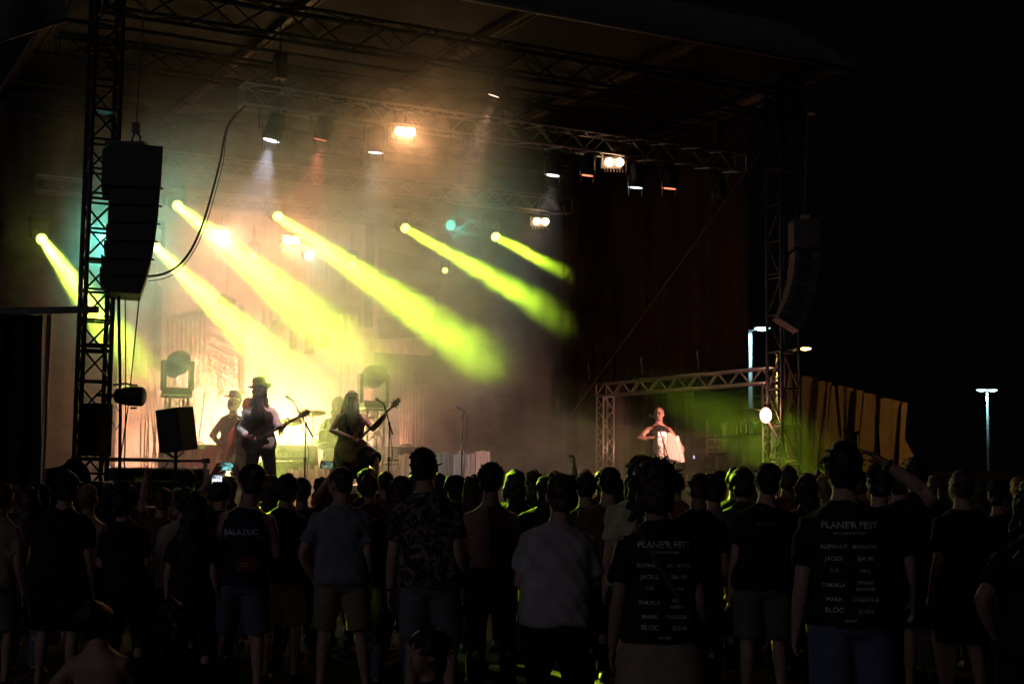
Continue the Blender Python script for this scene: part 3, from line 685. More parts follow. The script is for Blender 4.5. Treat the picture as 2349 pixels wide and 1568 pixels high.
    for i, x in enumerate((-1, 1)):
        l = legs[i]; kv, av = LEG[l] if isinstance(l, str) else l
        if isinstance(l, str): k = Vector((x*kv[0], kv[1], kv[2])); a = Vector((x*av[0], av[1], av[2]))
        else: k = Vector(kv); a = Vector(av)
        h = Vector((x*.088*b, 0, .90+dz)); KN[i], AN[i], HP[i] = k, a, h
        back = (k-h).cross(Vector((1, 0, 0))).normalized()*-.0
        calf = k.lerp(a, .32) + Vector((0, -.018, 0))
        body.tube([h, h.lerp(k, .35), k, calf, k.lerp(a, .7), a], [.088*b, .078*b, .052, .054, .040, .036], 12)
        fd = Vector((x*.10, 1, 0)).normalized()
        body.tube([a+Vector((0, -.05, -.05)), a+Vector((0, 0, -.03)), a+fd*.10+Vector((0, 0, -.058)), a+fd*.17+Vector((0, 0, -.066))], [.022, .036, .030, .018], 8)
        if detail or vox < .03:
            sh = MB(); sh.tube([a+Vector((0, -.065, -.055)), a+Vector((0, -.045, -.045)), a+Vector((0, .02, -.03)), a+fd*.11+Vector((0, 0, -.050)), a+fd*.185+Vector((0, 0, -.062)), a+fd*.215+Vector((0, 0, -.068))], [.022, .040, .048, .046, .036, .012], 10)
            sh.build('shoe', shoe_m, t, True)
    fuse('body', body, sk, t, min(vox, .017), 0, extra=fing if hands else None, smooth=2)
    # clothing
    kind, cm = top; cm = C[cm]; g = .020 if kind != 'tank' else .014
    shirt = None
    if kind:
        sh = MB(); lo = .86 if kind in ('tee', 'long', 'tank', 'vest') else .92
        r = [(z, hx*b+g+(.024 if z < 1.1 else 0), hy*b+g+(.018 if z < 1.1 else 0), y) for z, hx, hy, y in TORSO if z >= lo-.03 and z < 1.46]
        if kind == 'tee': r = [(z, max(hx, .176*b+g), max(hy, .122*b+g) if z < 1.36 else hy, y) if z < 1.33 else (z, hx, hy, y) for z, hx, hy, y in r]
        if kind in ('tank', 'vest'):
            r = [(z, hx-(.038 if z > 1.36 else (.012 if z > 1.28 else 0)), hy, y) for z, hx, hy, y in r] + [(1.465, .085, .075, -.008)]
        else: r += [(1.488, .086*b, .078, -.010), (1.505, .074, .070, -.008)]
        loft(sh, r, bend, 24)
        for i, x in enumerate((-1, 1)):
            shp, e, w = SH[i], EL[i], WR[i]; inn = bend((x*.09*b, -.004, 1.40))
            if kind == 'tee': sh.tube([inn, shp, shp.lerp(e, .4), shp.lerp(e, .72)], [.060*b, .066*b, .064*b, .068*b], 14)
            elif kind == 'long': sh.tube([inn, shp, shp.lerp(e, .4), e, e.lerp(w, .5), e.lerp(w, .96)], [.060*b, .066*b, .062*b, .056, .052, .042], 14)
        shirt = fuse('vest' if kind == 'vest' else 'shirt', sh, cm, t, vox, .012, 15)
    kb, bm = bottom; bm = C[bm] if isinstance(bm, str) else bm
    if kb:
        tr = MB(); loft(tr, [(z, hx*b+.017, hy*b+.017, y) for z, hx, hy, y in TORSO if z < 1.06], bend, 22)
        if kb in ('kilt', 'skirt'):
            hem = .50 if kb == 'kilt' else .56; fl = .30 if kb == 'kilt' else .25
            loft(tr, [(hem, fl, fl*.8, .0), (.62, fl*.96, .21, 0), (.78, .225*b, .165, 0), (.92, .19*b, .135, -.012), (1.0, .178*b, .125, 0)], bend, 24)
            if kb == 'kilt':
                for i in (0, 1): tr.tube([HP[i], HP[i].lerp(KN[i], .5), KN[i]+Vector((0, .02, -.02))], [.15, .135, .115], 14)
        for i in (0, 1):
            h, k, a = HP[i], KN[i], AN[i]
            if kb == 'shorts': tr.tube([h, h.lerp(k, .4), h.lerp(k, .95)], [.108*b, .104*b, .092*b], 14)
            elif kb == 'trousers': tr.tube([h, h.lerp(k, .4), k, k.lerp(a, .5), k.lerp(a, .95)], [.106*b, .094*b, .072, .066, .060], 14)
            elif kb == 'baggy': tr.tube([h, h.lerp(k, .4), k, k.lerp(a, .5), k.lerp(a, .95)], [.112*b, .104*b, .090, .086, .090], 14)
        fuse({'kilt': 'kilt', 'skirt': 'skirt', 'shorts': 'shorts'}.get(kb, 'trousers'), tr, bm, t, vox, .005, 11)
    hk, hm = hair; hm = HAIRM.get(hm, None) if hm in HAIRM else C.get(hm)
    if hk and hk != 'bald':
        hr = MB(); am, fq = .012, 34
        if hk in ('short', 'long', 'pony', 'bun', 'locks', 'cap', 'mohawk'):
            hr.ball(hd(0, -.026, .040), (0.094, 0.107, 0.109), 18, 12, Mh); hr.ball(hd(0, -.055, -.012), (0.076, 0.068, 0.082), 14, 10, Mh)
        if hk == 'crop':
            hr.ball(hd(0, -.022, .036), (0.088, 0.105, 0.102), 18, 12, Mh); hr.ball(hd(0, -.05, -.01), (0.072, 0.065, 0.076), 14, 10, Mh); am = .004
        if hk == 'curly':
            am, fq = .017, 34; hr.ball(hd(0, -.03, .05), (.118, .122, .115), 20, 14, Mh); hr.ball(hd(0, -.06, -.03), (.105, .085, .10), 18, 12, Mh)
        if hk in ('long', 'locks'):
            dn = bend((0, -.12, 1.18)); hr.tube([hd(0, -.05, .0), hd(0, -.075, -.10), bend((0, -.115, 1.42)), dn], [(.075, .055), (.088, .058), (.105, .040), (.085, .022)], 16, up=Mh @ Vector((1, 0, 0)))
            for x in (-1, 1): hr.tube([hd(x*.066, .0, .02), hd(x*.080, -.005, -.09), hd(x*.082, .0, -.17)], [.03, .03, .018], 8)
            am = .018
        if hk == 'pony': hr.tube([hd(0, -.10, .03), hd(0, -.15, .0), hd(0, -.15, -.12), hd(0, -.13, -.22)], [.025, .036, .032, .01], 10)
        if hk == 'bun': hr.ball(hd(0, -.08, .12), (.045, .045, .042), 12, 8)
        if hk == 'mohawk':
            for i in range(9):
                q = -0.11+i*.022; hr.tube([hd(0, q, .09), hd(random.uniform(-.02, .02), q*1.2, .19+random.uniform(-.03, .03))], [.022, .006], 6)
        fuse('hair', hr, hm, t, min(vox, .016), am, fq, smooth=1)
        if vox < .024 and hk not in ('cap', 'bald'):
            lh = MB(); rr = .118 if hk == 'curly' else (.09 if hk != 'crop' else .086)
            for q in range(130 if hk == 'curly' else 70):
                w, th = random.uniform(0, 2*math.pi), math.acos(random.uniform(-.35, 1)); dv = Vector((math.sin(th)*math.cos(w), math.sin(th)*math.sin(w)*1.1, math.cos(th)))
                if dv.y > .55: continue
                p0_ = Vector((0, -.026, .040))*HS + dv*rr*1.06; ln = random.uniform(.006, .014) if hk == 'crop' else random.uniform(.012, .03)*(1.4 if hk == 'curly' else 1)
                p1_ = p0_ + (dv+Vector((random.uniform(-.8, .8), random.uniform(-.8, .8), random.uniform(-.9, .3)))).normalized()*ln
                lh.tube([hc+Mh @ (p0_*.93), hc+Mh @ p0_, hc+Mh @ p1_], [.007, .006, .002], 4)
            tag(lh.build('loose_hair', hm, t), kind='stuff')
        if hk == 'cap':
            cp = MB(); loft(cp, [(.040, .090, .108, 0), (.075, .090, .106, 0), (.110, .078, .09, -.004), (.140, .045, .052, -.006), (.148, .01, .012, -.006)], lambda p: hd(p.x, p.y-.012, p.z), 20)
            cp.build('cap_crown', C['black'], t, True)
            br = MB(); br.prism([(-.07, .0), (-.065, .06), (-.035, .09), (.035, .09), (.065, .06), (.07, 0)], .008, (hd(0, .075, .045), Mh @ Vector((1, 0, 0)), Mh @ Vector((0, 1, -.12)), Mh @ Vector((0, 0, 1)))); br.build('cap_brim', C['black'], t)
    if detail:
        for x in (-1, 1):
            MB().ball(hd(x*.032, .080, .004), (.013, .010, .009), 8, 6, Mh).build('eye', mat('dark_eye', (0.03, 0.02, 0.02), 0.2), t, True)
    info = dict(t=t, hd=hd, Mh=Mh, bend=bend, SH=SH, EL=EL, WR=WR, KN=KN, AN=AN, HP=HP, shirt=shirt, s=s)
    return info
def put(px, Y): return (at(px, 1085, Y).x, Y)
def height_at(py, Y, z0=0.0): 
    return 1.75 + (at(1174, py, Y).z - 1.75) - z0
# lettering pressed onto the back of a shirt
PRINTS = []
def print_on(info, txt, x, z, size, m=None, name='lettering', back=True): PRINTS.append((info, txt, x, z, size, m or ink_m, name, back))
def flush_prints():
    fonts = []
    for info, txt, x, z, size, m, name, back in PRINTS:
        if isinstance(txt, str):
            cu = bpy.data.curves.new('lettering', 'FONT'); cu.body = txt; cu.size = size; cu.align_x = 'CENTER'; cu.offset = size*.022; cu.resolution_u = 2
            o = bpy.data.objects.new('lettering', cu); COL.objects.link(o)
        else: o = None
        fonts.append(o)
    dg = bpy.context.evaluated_depsgraph_get()
    trees = {}
    for (info, txt, x, z, size, m, name, back), o in zip(PRINTS, fonts):
        sh = info['shirt']
        if sh.name not in trees: trees[sh.name] = BVHTree.FromPolygons([v.co for v in sh.data.vertices], [tuple(p.vertices) for p in sh.data.polygons])
        if o is not None:
            me = bpy.data.meshes.new_from_object(o.evaluated_get(dg)); vs = [v.co.copy() for v in me.vertices]; fs = [tuple(p.vertices) for p in me.polygons]; bpy.data.meshes.remove(me)
        else: vs, fs = [Vector((a*size, c*size, 0)) for a, c in txt[0]], txt[1]
        s = -1 if back else 1; out = []
        for v in vs:
            lx, lz = x + (v.x if back else -v.x), z + v.y                  # read from behind
            hit = trees[sh.name].ray_cast(Vector((lx, s*1.0, lz)), Vector((0, -s, 0)))
            y = hit[0].y if hit[0] is not None else s*.12
            out.append((lx, y + s*.007, lz))
        me = bpy.data.meshes.new(name); me.from_pydata(out, [], fs); me.update(); link(name, me, m, info['t'])
        if o is not None: bpy.data.objects.remove(o)
# ================================================================== the band and its gear
def frame_thing(name, label, cat, info, o):          # a thing held by a person, at a point of the person's own frame
    p = info['t']; M = Matrix.Translation(p.location) @ p.rotation_euler.to_matrix().to_4x4() @ Matrix.Scale(info['s'], 4)
    t = thing(name, label, cat, M @ Vector(o), p.rotation_euler.z); t.scale = p.scale; return t
def solid_guitar(t, ax, an, kind, bm, nm):
    ax = Vector(ax).normalized(); an = Vector(an); an = (an-ax*an.dot(ax)).normalized(); ay = an.cross(ax)
    out = [(-.21, 0), (-.20, .09), (-.14, .155), (-.06, .15), (0, .115), (.06, .105), (.12, .125), (.17, .10), (.175, .05), (.16, .03), (.16, -.03), (.13, -.05), (.15, -.09), (.12, -.12), (.06, -.105), (0, -.115), (-.06, -.15), (-.14, -.155), (-.20, -.09)] if kind == 'guitar' else [(-.24, 0), (-.235, .08), (-.19, .15), (-.10, .16), (-.02, .115), (.06, .10), (.14, .13), (.22, .14), (.245, .12), (.20, .085), (.15, .06), (.14, .03), (.14, -.03), (.15, -.06), (.17, -.09), (.165, -.12), (.11, -.13), (.04, -.105), (-.04, -.12), (-.12, -.165), (-.20, -.15), (-.24, -.07)]
    D = .05
    MB().prism(out, D, (-an*D, ax, ay, an)).build('body', bm, t, bevel=.008)
    L = .50 if kind == 'guitar' else .62
    MB().box(ax*(.16+L/2)-an*.002, (.03, .05, L), Matrix((ay, an, ax)).transposed()).build('neck', nm, t, bevel=.006)
    h0 = ax*(.16+L)
    MB().prism([(-.025, 0), (-.042, .05), (-.036, .15), (0, .17), (.036, .15), (.042, .05), (.025, 0)], .016, (h0-an*.012, ay, ax, an)).build('headstock', nm, t)
    k = 3 if kind == 'guitar' else 2
    for i in range(k):
        for s_ in (-1, 1): MB().cyl(h0+ax*(.045+i*.04)+ay*(s_*.035), h0+ax*(.045+i*.04)+ay*(s_*.066), .008, n=6).build('tuner', chrome, t)
    for x in ((.06, -.02) if kind == 'guitar' else (.03,)): MB().box(ax*x+an*.006, (.085, .014, .035), Matrix((ay, an, ax)).transposed()).build('pickup', chrome if kind == 'guitar' else black, t)
    MB().box(ax*-.10+an*.008, (.08, .016, .02), Matrix((ay, an, ax)).transposed()).build('bridge', chrome, t)
    for i in range(4): MB().cyl(ax*-.10+an*.02+ay*(-.015+i*.01), h0+ax*.03+an*.012+ay*(-.012+i*.008), .0018, n=4).build('string', chrome, t)
    for i in range(3): MB().cyl(ax*(-.13+i*.035)+ay*-.11, ax*(-.13+i*.035)+ay*-.11+an*.022, .012, n=8).build('knob', chrome, t)
    return ay
def hat(info, hm, name='hat', tilt=8, rb=.155, h=.11):
    hd, t = info['hd'], info['t']; Mx = Matrix.Rotation(R(tilt), 3, 'Y')
    def f(p):
        q = Mx @ Vector((p.x, p.y, p.z)); return hd(q.x, q.y-.012, q.z+.075)
    mb = MB(); loft(mb, [(0, .088, .104, 0), (.03, .090, .106, 0), (.07, .086, .10, 0), (h, .080, .094, 0), (h+.014, .05, .06, 0)], f, 24, 2.0); o = mb.build(name, hm, t, True)
    def g(a, b):
        w = 2*math.pi*a; r = .084+(rb-.084)*b; cu = .028*b*b*abs(math.cos(w))**2 + (-.01*b)
        return f(Vector((math.cos(w)*r, math.sin(w)*r*1.12, .004+cu)))
    MB().grid(g, 36, 5).build(name+'_brim', hm, t, True)
    MB().tube([f(Vector((math.cos(2*math.pi*i/24)*.093, math.sin(2*math.pi*i/24)*.109, .02))) for i in range(25)], .009, 6).build(name+'_band', C['brown'], t, True)
    return o
def strands(info, name, m, roots, tips, n, r=.006, jit=.02, sag=.0):
    mb = MB()
    for i in range(n):
        k = random.random(); a = roots(k) + Vector([random.uniform(-jit, jit) for _ in range(3)]); b = tips(k) + Vector([random.uniform(-jit*1.6, jit*1.6) for _ in range(3)])
        mid = (a+b)/2 + Vector((random.uniform(-jit, jit), random.uniform(0, jit)+sag, 0))
        mb.tube([a, mid, b], [r, r*.9, r*.25], 5)
    o = mb.build(name, m, info['t'], True); return tag(o, kind='stuff')
felt = mat('black_felt', (0.014, 0.013, 0.012), 0.95, nscale=12, namt=0.3, spec=0.1)
wood_d = mat('dark_guitar_finish', (0.02, 0.018, 0.016), 0.25, nscale=3, namt=0.3)
wood_b = mat('amber_bass_wood', (0.30, 0.15, 0.07), 0.35, nscale=4, namt=0.35, stretch=(1, 1, .3)); wood_n = mat('rosewood_neck', (0.07, 0.04, 0.03), 0.5)

# guitarist in the hat
gx, gy = put(597, 20.5)
P = person('long haired guitarist in a black hat, dark vest and pale fringed sleeves', (gx, gy), 1.85, 186, arms=((V(-.24, .10, 1.17), V(-.335, .27, 1.19)), (V(.29, -.02, 1.15), V(.17, .20, 1.04))), legs=('wide', 'wide'), top=('long', 'shirt'), bottom=('trousers', 'black'), hair=('long', 'brown'), skin=1, build=1.02, side=3, hyaw=-18, hpitch=-6, vox=.014, detail=True, z0=DECK, curl=1.1, hand_dir=((-.5, .1, .55), (-.6, .25, -.45)), group='band members')
vs_ = MB(); loft(vs_, [(z, hx*1.02+.034-(.03 if z > 1.36 else 0), hy+.034, y) for z, hx, hy, y in TORSO if .86 < z < 1.45], P['bend'], 24); fuse('vest', vs_, C['vest'], P['t'], .014, .005, 12)
hat(P, felt)
hd = P['hd']
strands(P, 'beard', HAIRM['brown'], lambda k: hd(-.05+.1*k, .075, -.06), lambda k: P['bend']((-.10+.2*k, .15, 1.20)), 70, .009, .016)
strands(P, 'long_hair', HAIRM['fair'], lambda k: hd(-.08+.16*k, .02*(1-abs(2*k-1)), -.03), lambda k: P['bend'](((-.17+.34*k), .08, 1.20)), 80, .008, .02)
fr = MB()
for i in range(26):
    k = i/25; a = P['SH'][0].lerp(P['EL'][0], k*1.6) if k < .62 else P['EL'][0].lerp(P['WR'][0], (k-.62)/.38*.8)
    fr.tube([a+V(0, -.03, -.03), a+V(random.uniform(-.02, .02), -.05, -.10-.05*random.random())], [.005, .002], 4)
tag(fr.build('sleeve_fringe', C['vest'], P['t']), kind='stuff')
G = frame_thing('electric_guitar', 'dark electric guitar held by the man in the hat', 'guitar', P, (.05, .215, .99))
solid_guitar(G, (-.80, .06, .46), (.05, 1, .12), 'guitar', wood_d, wood_n)

# bass player
bx, by = put(803, 20.5)
B = person('bearded bass player in a black vest and kilt, one leg raised', (bx, by), 1.76, 192, arms=((V(-.31, .12, 1.22), V(-.455, .25, 1.40)), (V(.285, .05, 1.19), V(.035, .245, 1.10))), legs=(((-.34, .26, .80), (-.36, .22, .38)), 'rest'), top=('vest', 'vest'), bottom=('kilt', 'black'), hair=('crop', 'grey'), skin=0, build=1.10, hyaw=-4, hpitch=-10, vox=.014, detail=True, z0=DECK, curl=1.0, hand_dir=((-.25, .2, .8), (-.55, .2, -.6)), group='band members')
hd = B['hd']
strands(B, 'beard', HAIRM['grey'], lambda k: hd(-.055+.11*k, .07, -.045), lambda k: B['bend']((-.075+.13*k, .15, 1.17+.10*abs(2*k-1))), 110, .009, .016)
strands(B, 'long_hair', HAIRM['grey'], lambda k: hd(-.08+.16*k, -.02-.05*(1-abs(2*k-1)), .02), lambda k: B['bend'](((-.15+.32*k), -.06, 1.25)), 90, .008, .02)
MB().tube([hd(.082*math.cos(w), .10*math.sin(w)-.012, .05+.012*math.sin(w)) for w in [2*math.pi*i/20 for i in range(21)]], .008, 6).build('headband', C['brown'], B['t'], True)
MB().tube([hd(-.05, .088, .006), hd(0, .106, .006), hd(.05, .088, .006)], [.015, .012, .015], 8).build('dark_glasses', black, B['t'], True)
G = frame_thing('bass_guitar', 'amber wooden bass guitar held by the bearded bass player', 'guitar', B, (-.02, .215, .98))
solid_guitar(G, (-.64, .06, .67), (.05, 1, .10), 'bass', wood_b, wood_n)

# accordion player
ax_, ay_ = put(1511, 25.5)
A = person('bald muscular accordion player in a sleeveless black vest', (ax_, ay_), 1.80, 196, arms=((V(-.30, .08, 1.20), V(-.36, .26, 1.05)), (V(.40, .06, 1.22), V(.17, .26, 1.24))), legs=('stand', 'wide'), top=('tank', 'black'), bottom=('trousers', 'black'), hair=('bald', 'black'), skin=0, build=1.2, hyaw=-8, hpitch=-16, vox=.014, detail=True, z0=DECK, curl=.55, hand_dir=((.3, .3, -.5), (-.9, .12, -.05)), group='band members')
for x in (-1, 1): MB().tube([A['bend']((x*.12, -.10, 1.34)), A['bend']((x*.125, -.02, 1.475)), A['bend']((x*.12, .10, 1.40)), A['bend']((x*.115, .13, 1.28))], [(.03, .008)]*4, 8, up=(1, 0, 0)).build('shoulder_strap', C['red'], A['t'], True)
pearl = mat('white_pearl_lacquer', (0.55, 0.50, 0.46), 0.25, nscale=6, namt=0.1); bell_m = mat('white_bellows', (0.62, 0.52, 0.46), 0.6)
AC = frame_thing('accordion', 'white button accordion with opened bellows on the bald player', 'accordion', A, (-.04, .24, 1.10))
AC.scale = [x*1.14 for x in AC.scale]
MB().box((.10, 0, 0), (.16, .20, .44)).build('treble_case', pearl, AC, bevel=.02)
for i in range(9):
    for j in range(3): MB().cyl((.16-j*.024, .098, .17-i*.042-(j % 2)*.02), (.16-j*.024, .112, .17-i*.042-(j % 2)*.02), .0095, n=8).build('button', black if (i+j) % 2 else pearl, AC)
for i in range(8): MB().box((.078, .104, .13-i*.036), (.022, .014, .022)).build('register_switch', black, AC)
for i in range(7): MB().box((.045, .103, .13-i*.045), (.03, .008, .03), Matrix.Rotation(.4, 3, 'Y')).build('grille_bar', bell_m, AC)
nb = 11
for i in range(nb):
    a = i/(nb-1); c = V(.0-.145*a, -.01, -.005-.035*a*a); rot = Matrix.Rotation(R(14*a), 3, 'Y')
    MB().box(c, (.015, .18-.0*(i % 2)-.02*(i % 2), .42-.03*(i % 2)), rot).build('bellows_fold', bell_m, AC)
MB().box((-.195, -.01, -.05), (.075, .19, .42), Matrix.Rotation(R(15), 3, 'Y')).build('bass_case', pearl, AC, bevel=.015)
cu = bpy.data.curves.new('maker_name', 'FONT'); cu.body = 'Roland'; cu.size = .05
tmp = bpy.data.objects.new('tmp', cu); COL.objects.link(tmp); dgx = bpy.context.evaluated_depsgraph_get(); me = bpy.data.meshes.new_from_object(tmp.evaluated_get(dgx)); bpy.data.objects.remove(tmp)
me.transform(Matrix(((0, 1, 0, -.0), (0, 0, 1, .106), (1, 0, 0, -.06), (0, 0, 0, 1)))); 
o = link('maker_name', me, mat('grey_print', (.25, .22, .22), .6), AC); o.location = (.032, 0, 0)

# fiddler in the haze, scarf wearer, drummer
fx, fy = put(527, 22.6)
Fd = person('fiddler in a pale shirt and wide hat, veiled by smoke', (fx, fy), 1.78, 168, arms=((V(-.30, .14, 1.22), V(-.24, .36, 1.40)), (V(.30, .02, 1.14), V(.10, .22, 1.02))), legs=('stand', 'rest'), top=('long', 'shirt'), bottom=('trousers', 'cream'), hair=('short', 'brown'), skin=0, hyaw=-22, hpitch=-6, side=-3, vox=.018, detail=True, z0=DECK, curl=.9, hand_dir=((-.1, .2, .6), (-.6, .2, -.2)), group='band members')
hat(Fd, C['khaki'], tilt=-8, rb=.16, h=.10)
VN = frame_thing('violin', 'brown violin under the chin of the smoke-veiled fiddler', 'violin', Fd, (-.13, .20, 1.42))
axv = V(-.55, .75, -.05).normalized(); ayv = V(0, 0, 1).cross(axv).normalized()
MB().prism([(math.cos(w)*(.16+.02*math.cos(2*w)), math.sin(w)*(.10-.03*math.exp(-(math.cos(w)/.3)**2))) for w in [2*math.pi*i/28 for i in range(28)]], .04, (V(0, 0, 0), axv, ayv, V(0, 0, 1))).build('body', wood_b, VN)
MB().cyl(axv*.15+V(0, 0, .035), axv*.36+V(0, 0, .03), .012).build('neck', wood_n, VN); MB().ball(axv*.38+V(0, 0, .03), (.018, .018, .02)).build('scroll', wood_n, VN)
BW = frame_thing('violin_bow', 'thin violin bow slanting down across the fiddler', 'bow', Fd, (.10, .25, 1.02))
MB().cyl((-.02, .04, -.12), (.10, .10, .42), .006, n=6).build('stick', wood_n, BW); MB().cyl((-.03, .045, -.12), (.085, .105, .42), .003, n=4).build('hair', bell_m, BW)
sx, sy = put(566, 21.6)
Sc = person('singer half hidden behind the guitarist, pink fringed scarf over one arm', (sx, sy), 1.68, 150, arms=('down', (V(.30, .02, 1.16), V(.40, .10, .93))), legs=('stand', 'rest'), top=('tee', 'brown'), bottom=('baggy', 'olive'), hair=('long', 'fair'), skin=0, vox=.018, detail=True, z0=DECK, group='band members')
strands(Sc, 'pink_scarf', C['pink'], lambda k: Sc['SH'][1].lerp(Sc['EL'][1], k)+V(.02, .04, .03), lambda k: Sc['SH'][1].lerp(Sc['EL'][1], k)+V(.03+.10*k, .06, -.36-.16*k), 60, .014, .02)
dx_, dy_ = put(772, 23.9)
Dr = person('drummer sitting behind the kit, blurred by the smoke', (dx_, dy_), 1.80, 188, arms=((V(-.26, .12, 1.20-.36), V(-.20, .36, 1.22-.36)), (V(.27, .12, 1.20-.36), V(.22, .36, 1.16-.36))), legs=('stool', 'stool'), top=('tee', 'dkgreen'), bottom=('trousers', 'black'), hair=('long', 'fair'), skin=1, dz=-.36, vox=.02, detail=True, z0=DECK+.38, group='band members')
for i, x in ((0, -1), (1, 1)):
    w = Dr['WR'][i]; q = frame_thing('drumstick', ['drumstick in the drummer\'s left hand', 'drumstick in the drummer\'s right hand'][i], 'drumstick', Dr, w)
    MB().cyl((0, .02, 0), (-x*.10, .34, .06), .008, .005, n=6).build('stick', bell_m, q)

# drum riser and kit
rs = uvz(Vector((dx_, dy_, 0)))
t = sthing('drum_riser', 'low dark riser carrying the drum kit', 'riser', rs.x, rs.y, DECK)
MB().box((0, -.25, .19), (2.0, 2.0, .38)).build('platform', deck_m, t, bevel=.01)
MB().box((0, -1.258, .19), (1.98, .012, .34)).build('front_cloth', black_cloth, t)
KZ = DECK+.38
KR = Matrix.Rotation(R(8), 3, 'Z')
shell = mat('green_black_drum_shell', (0.06, 0.075, 0.02), 0.25, nscale=5, namt=.2); headm = mat('drum_head', (0.72, 0.68, 0.60), .5); brass = mat('cymbal_brass', (0.55, 0.40, 0.12), .28, .9)
K = thing('drum_kit', 'drum kit with several toms and cymbals in the smoke behind the guitarist', 'drum kit', (dx_, dy_, KZ), R(188))
def drum(name, c, axis, r, d, nl=8):
    c = V(*c); axv = V(*axis).normalized()
    o = MB().lathe(c-axv*d/2, axv, [(0, r*.98), (.005, r), (d-.005, r), (d, r*.98)], 24).build(name, shell, K, True)
    for e in (-d/2, d/2):
        MB().lathe(c+axv*(e*1.01-.01), axv, [(0, r*1.03), (.02, r*1.03)], 24).build('hoop', chrome, o)
    MB().lathe(c+axv*(d/2*1.01+.011), axv, [(0, r*.97), (.003, r*.9), (.004, 0)], 24).build('drum_head', headm, o)
    a = axv.orthogonal().normalized(); b = axv.cross(a)
    for i in range(nl):
        w = 2*math.pi*i/nl; p = c+a*math.cos(w)*r*1.04+b*math.sin(w)*r*1.04; MB().cyl(p-axv*d*.48, p+axv*d*.48, .006, n=5).build('tension_rod', chrome, o)
    return o
drum('bass_drum', (0, .72, .29), (0, 1, 0), .28, .44); drum('tom', (-.19, .62, .74), (-.1, -.35, 1), .15, .20); drum('tom', (.19, .62, .74), (.1, -.35, 1), .16, .22)
drum('floor_tom', (.52, .28, .42), (.02, -.05, 1), .20, .40); drum('snare', (-.30, .30, .56), (0, -.1, 1), .175, .14)
for x, y, z, r, tl in ((-.62, .42, .86, .18, (0, 0, 1)), (.42, .85, 1.16, .22, (.05, -.18, 1)), (-.46, .85, 1.10, .20, (-.05, -.12, 1)), (.80, .45, 1.02, .25, (.1, -.25, 1)), (-.02, .9, 1.02, .15, (0, -.1, 1))):
    axv = V(*tl).normalized()
    cy_ = MB().lathe(V(x, y, z), axv, [(-.012, r), (-.004, r*.6), (0, r*.22), (.022, r*.12), (.026, 0)], 28).build('cymbal', brass, K, True)
    st = MB(); st.cyl((x, y, .4), (x, y, z), .009, n=6)
    for k in range(3): w = 2*math.pi*k/3; st.cyl((x, y, .42), (x+.2*math.cos(w), y+.2*math.sin(w), .01), .008, n=6)
    st.build('cymbal_stand', chrome, K)
for x in (.36, .66, .70, .42): MB().cyl((x, .28+(.2 if x in (.36, .66) else -.15), .0), (x, .28+(.2 if x in (.36, .66) else -.15), .4), .008, n=6).build('leg', chrome, K)
TH = thing('drum_throne', 'round drum stool under the drummer', 'stool', (dx_, dy_, KZ), R(188))
MB().lathe((0, 0, .40), (0, 0, 1), [(0, .15), (.02, .17), (.07, .17), (.09, .14)], 18).build('seat', black, TH, True)
for k in range(3): w = 2*math.pi*k/3; MB().cyl((0, 0, .41), (.22*math.cos(w), .22*math.sin(w), 0), .012, n=6).build('leg', chrome, TH)

# microphone stands
def mic_stand(label, px, Y, py_mic, boom=(0.0, 0.0, 0.0), tilt=.35):
    x, y = put(px, Y); zt = at(px, py_mic, Y).z-DECK
    t = thing('microphone_stand', label, 'microphone stand', (x, y, DECK), 0, 'microphone stands')
    bz = zt-boom[2]-.06
    MB().cyl((0, 0, .05), (0, 0, bz*.6), .013, n=8).build('lower_tube', black, t); MB().cyl((0, 0, bz*.6), (0, 0, bz), .009, n=8).build('upper_tube', black, t)
    MB().cyl((0, 0, bz*.58), (0, 0, bz*.63), .02, n=8).build('clutch', black, t)
    for k in range(3):
        w = 2*math.pi*k/3+.5; MB().cyl((0, 0, .12), (.30*math.cos(w), .30*math.sin(w), .012), .009, n=6).build('leg', black, t)
    tip = V(boom[0], boom[1], zt-.03)
    MB().cyl((0, 0, bz), tip, .008, n=8).build('boom', black, t); MB().cyl(V(0, 0, bz)-(tip-V(0, 0, bz))*.55, (0, 0, bz), .012, n=8).build('counterweight', black, t)
    MB().box((0, 0, bz), (.035, .035, .05)).build('joint', black, t, bevel=.008)
    d = V(-.55, tilt, .35).normalized()
    MB().lathe(tip, d, [(-.02, .010), (.0, .012), (.10, .018), (.115, .022)], 12).build('microphone', black, t, True); MB().ball(tip+d*.135, .027).build('grille', steel_dark, t, True)
    pts = [tip-d*.01, tip+V(.06, 0, -.12), V(.05, .02, bz*.7), V(.02, .01, bz*.35), V(.04, .03, .02)]
    MB().tube(pts, .005, 5).build('cable', black_rubber, t)
mic_stand('microphone stand between the man in the hat and the bass player', 699, 20.2, 914, (-.19, 0, .30))
mic_stand('microphone stand beside the neck of the amber bass', 891, 20.3, 921, (-.09, 0, .25))
mic_stand('microphone stand with a slanted boom before the accordion player', 1524, 25.0, 957, (-.15, -.05, .42))
mic_stand('microphone stand alone in the dark middle of the stage', 1059, 22.5, 938, (.02, 0, .05))
mic_stand('low microphone stand by the black speaker on its pole', 376, 19.0, 1042, (.10, 0, .12))

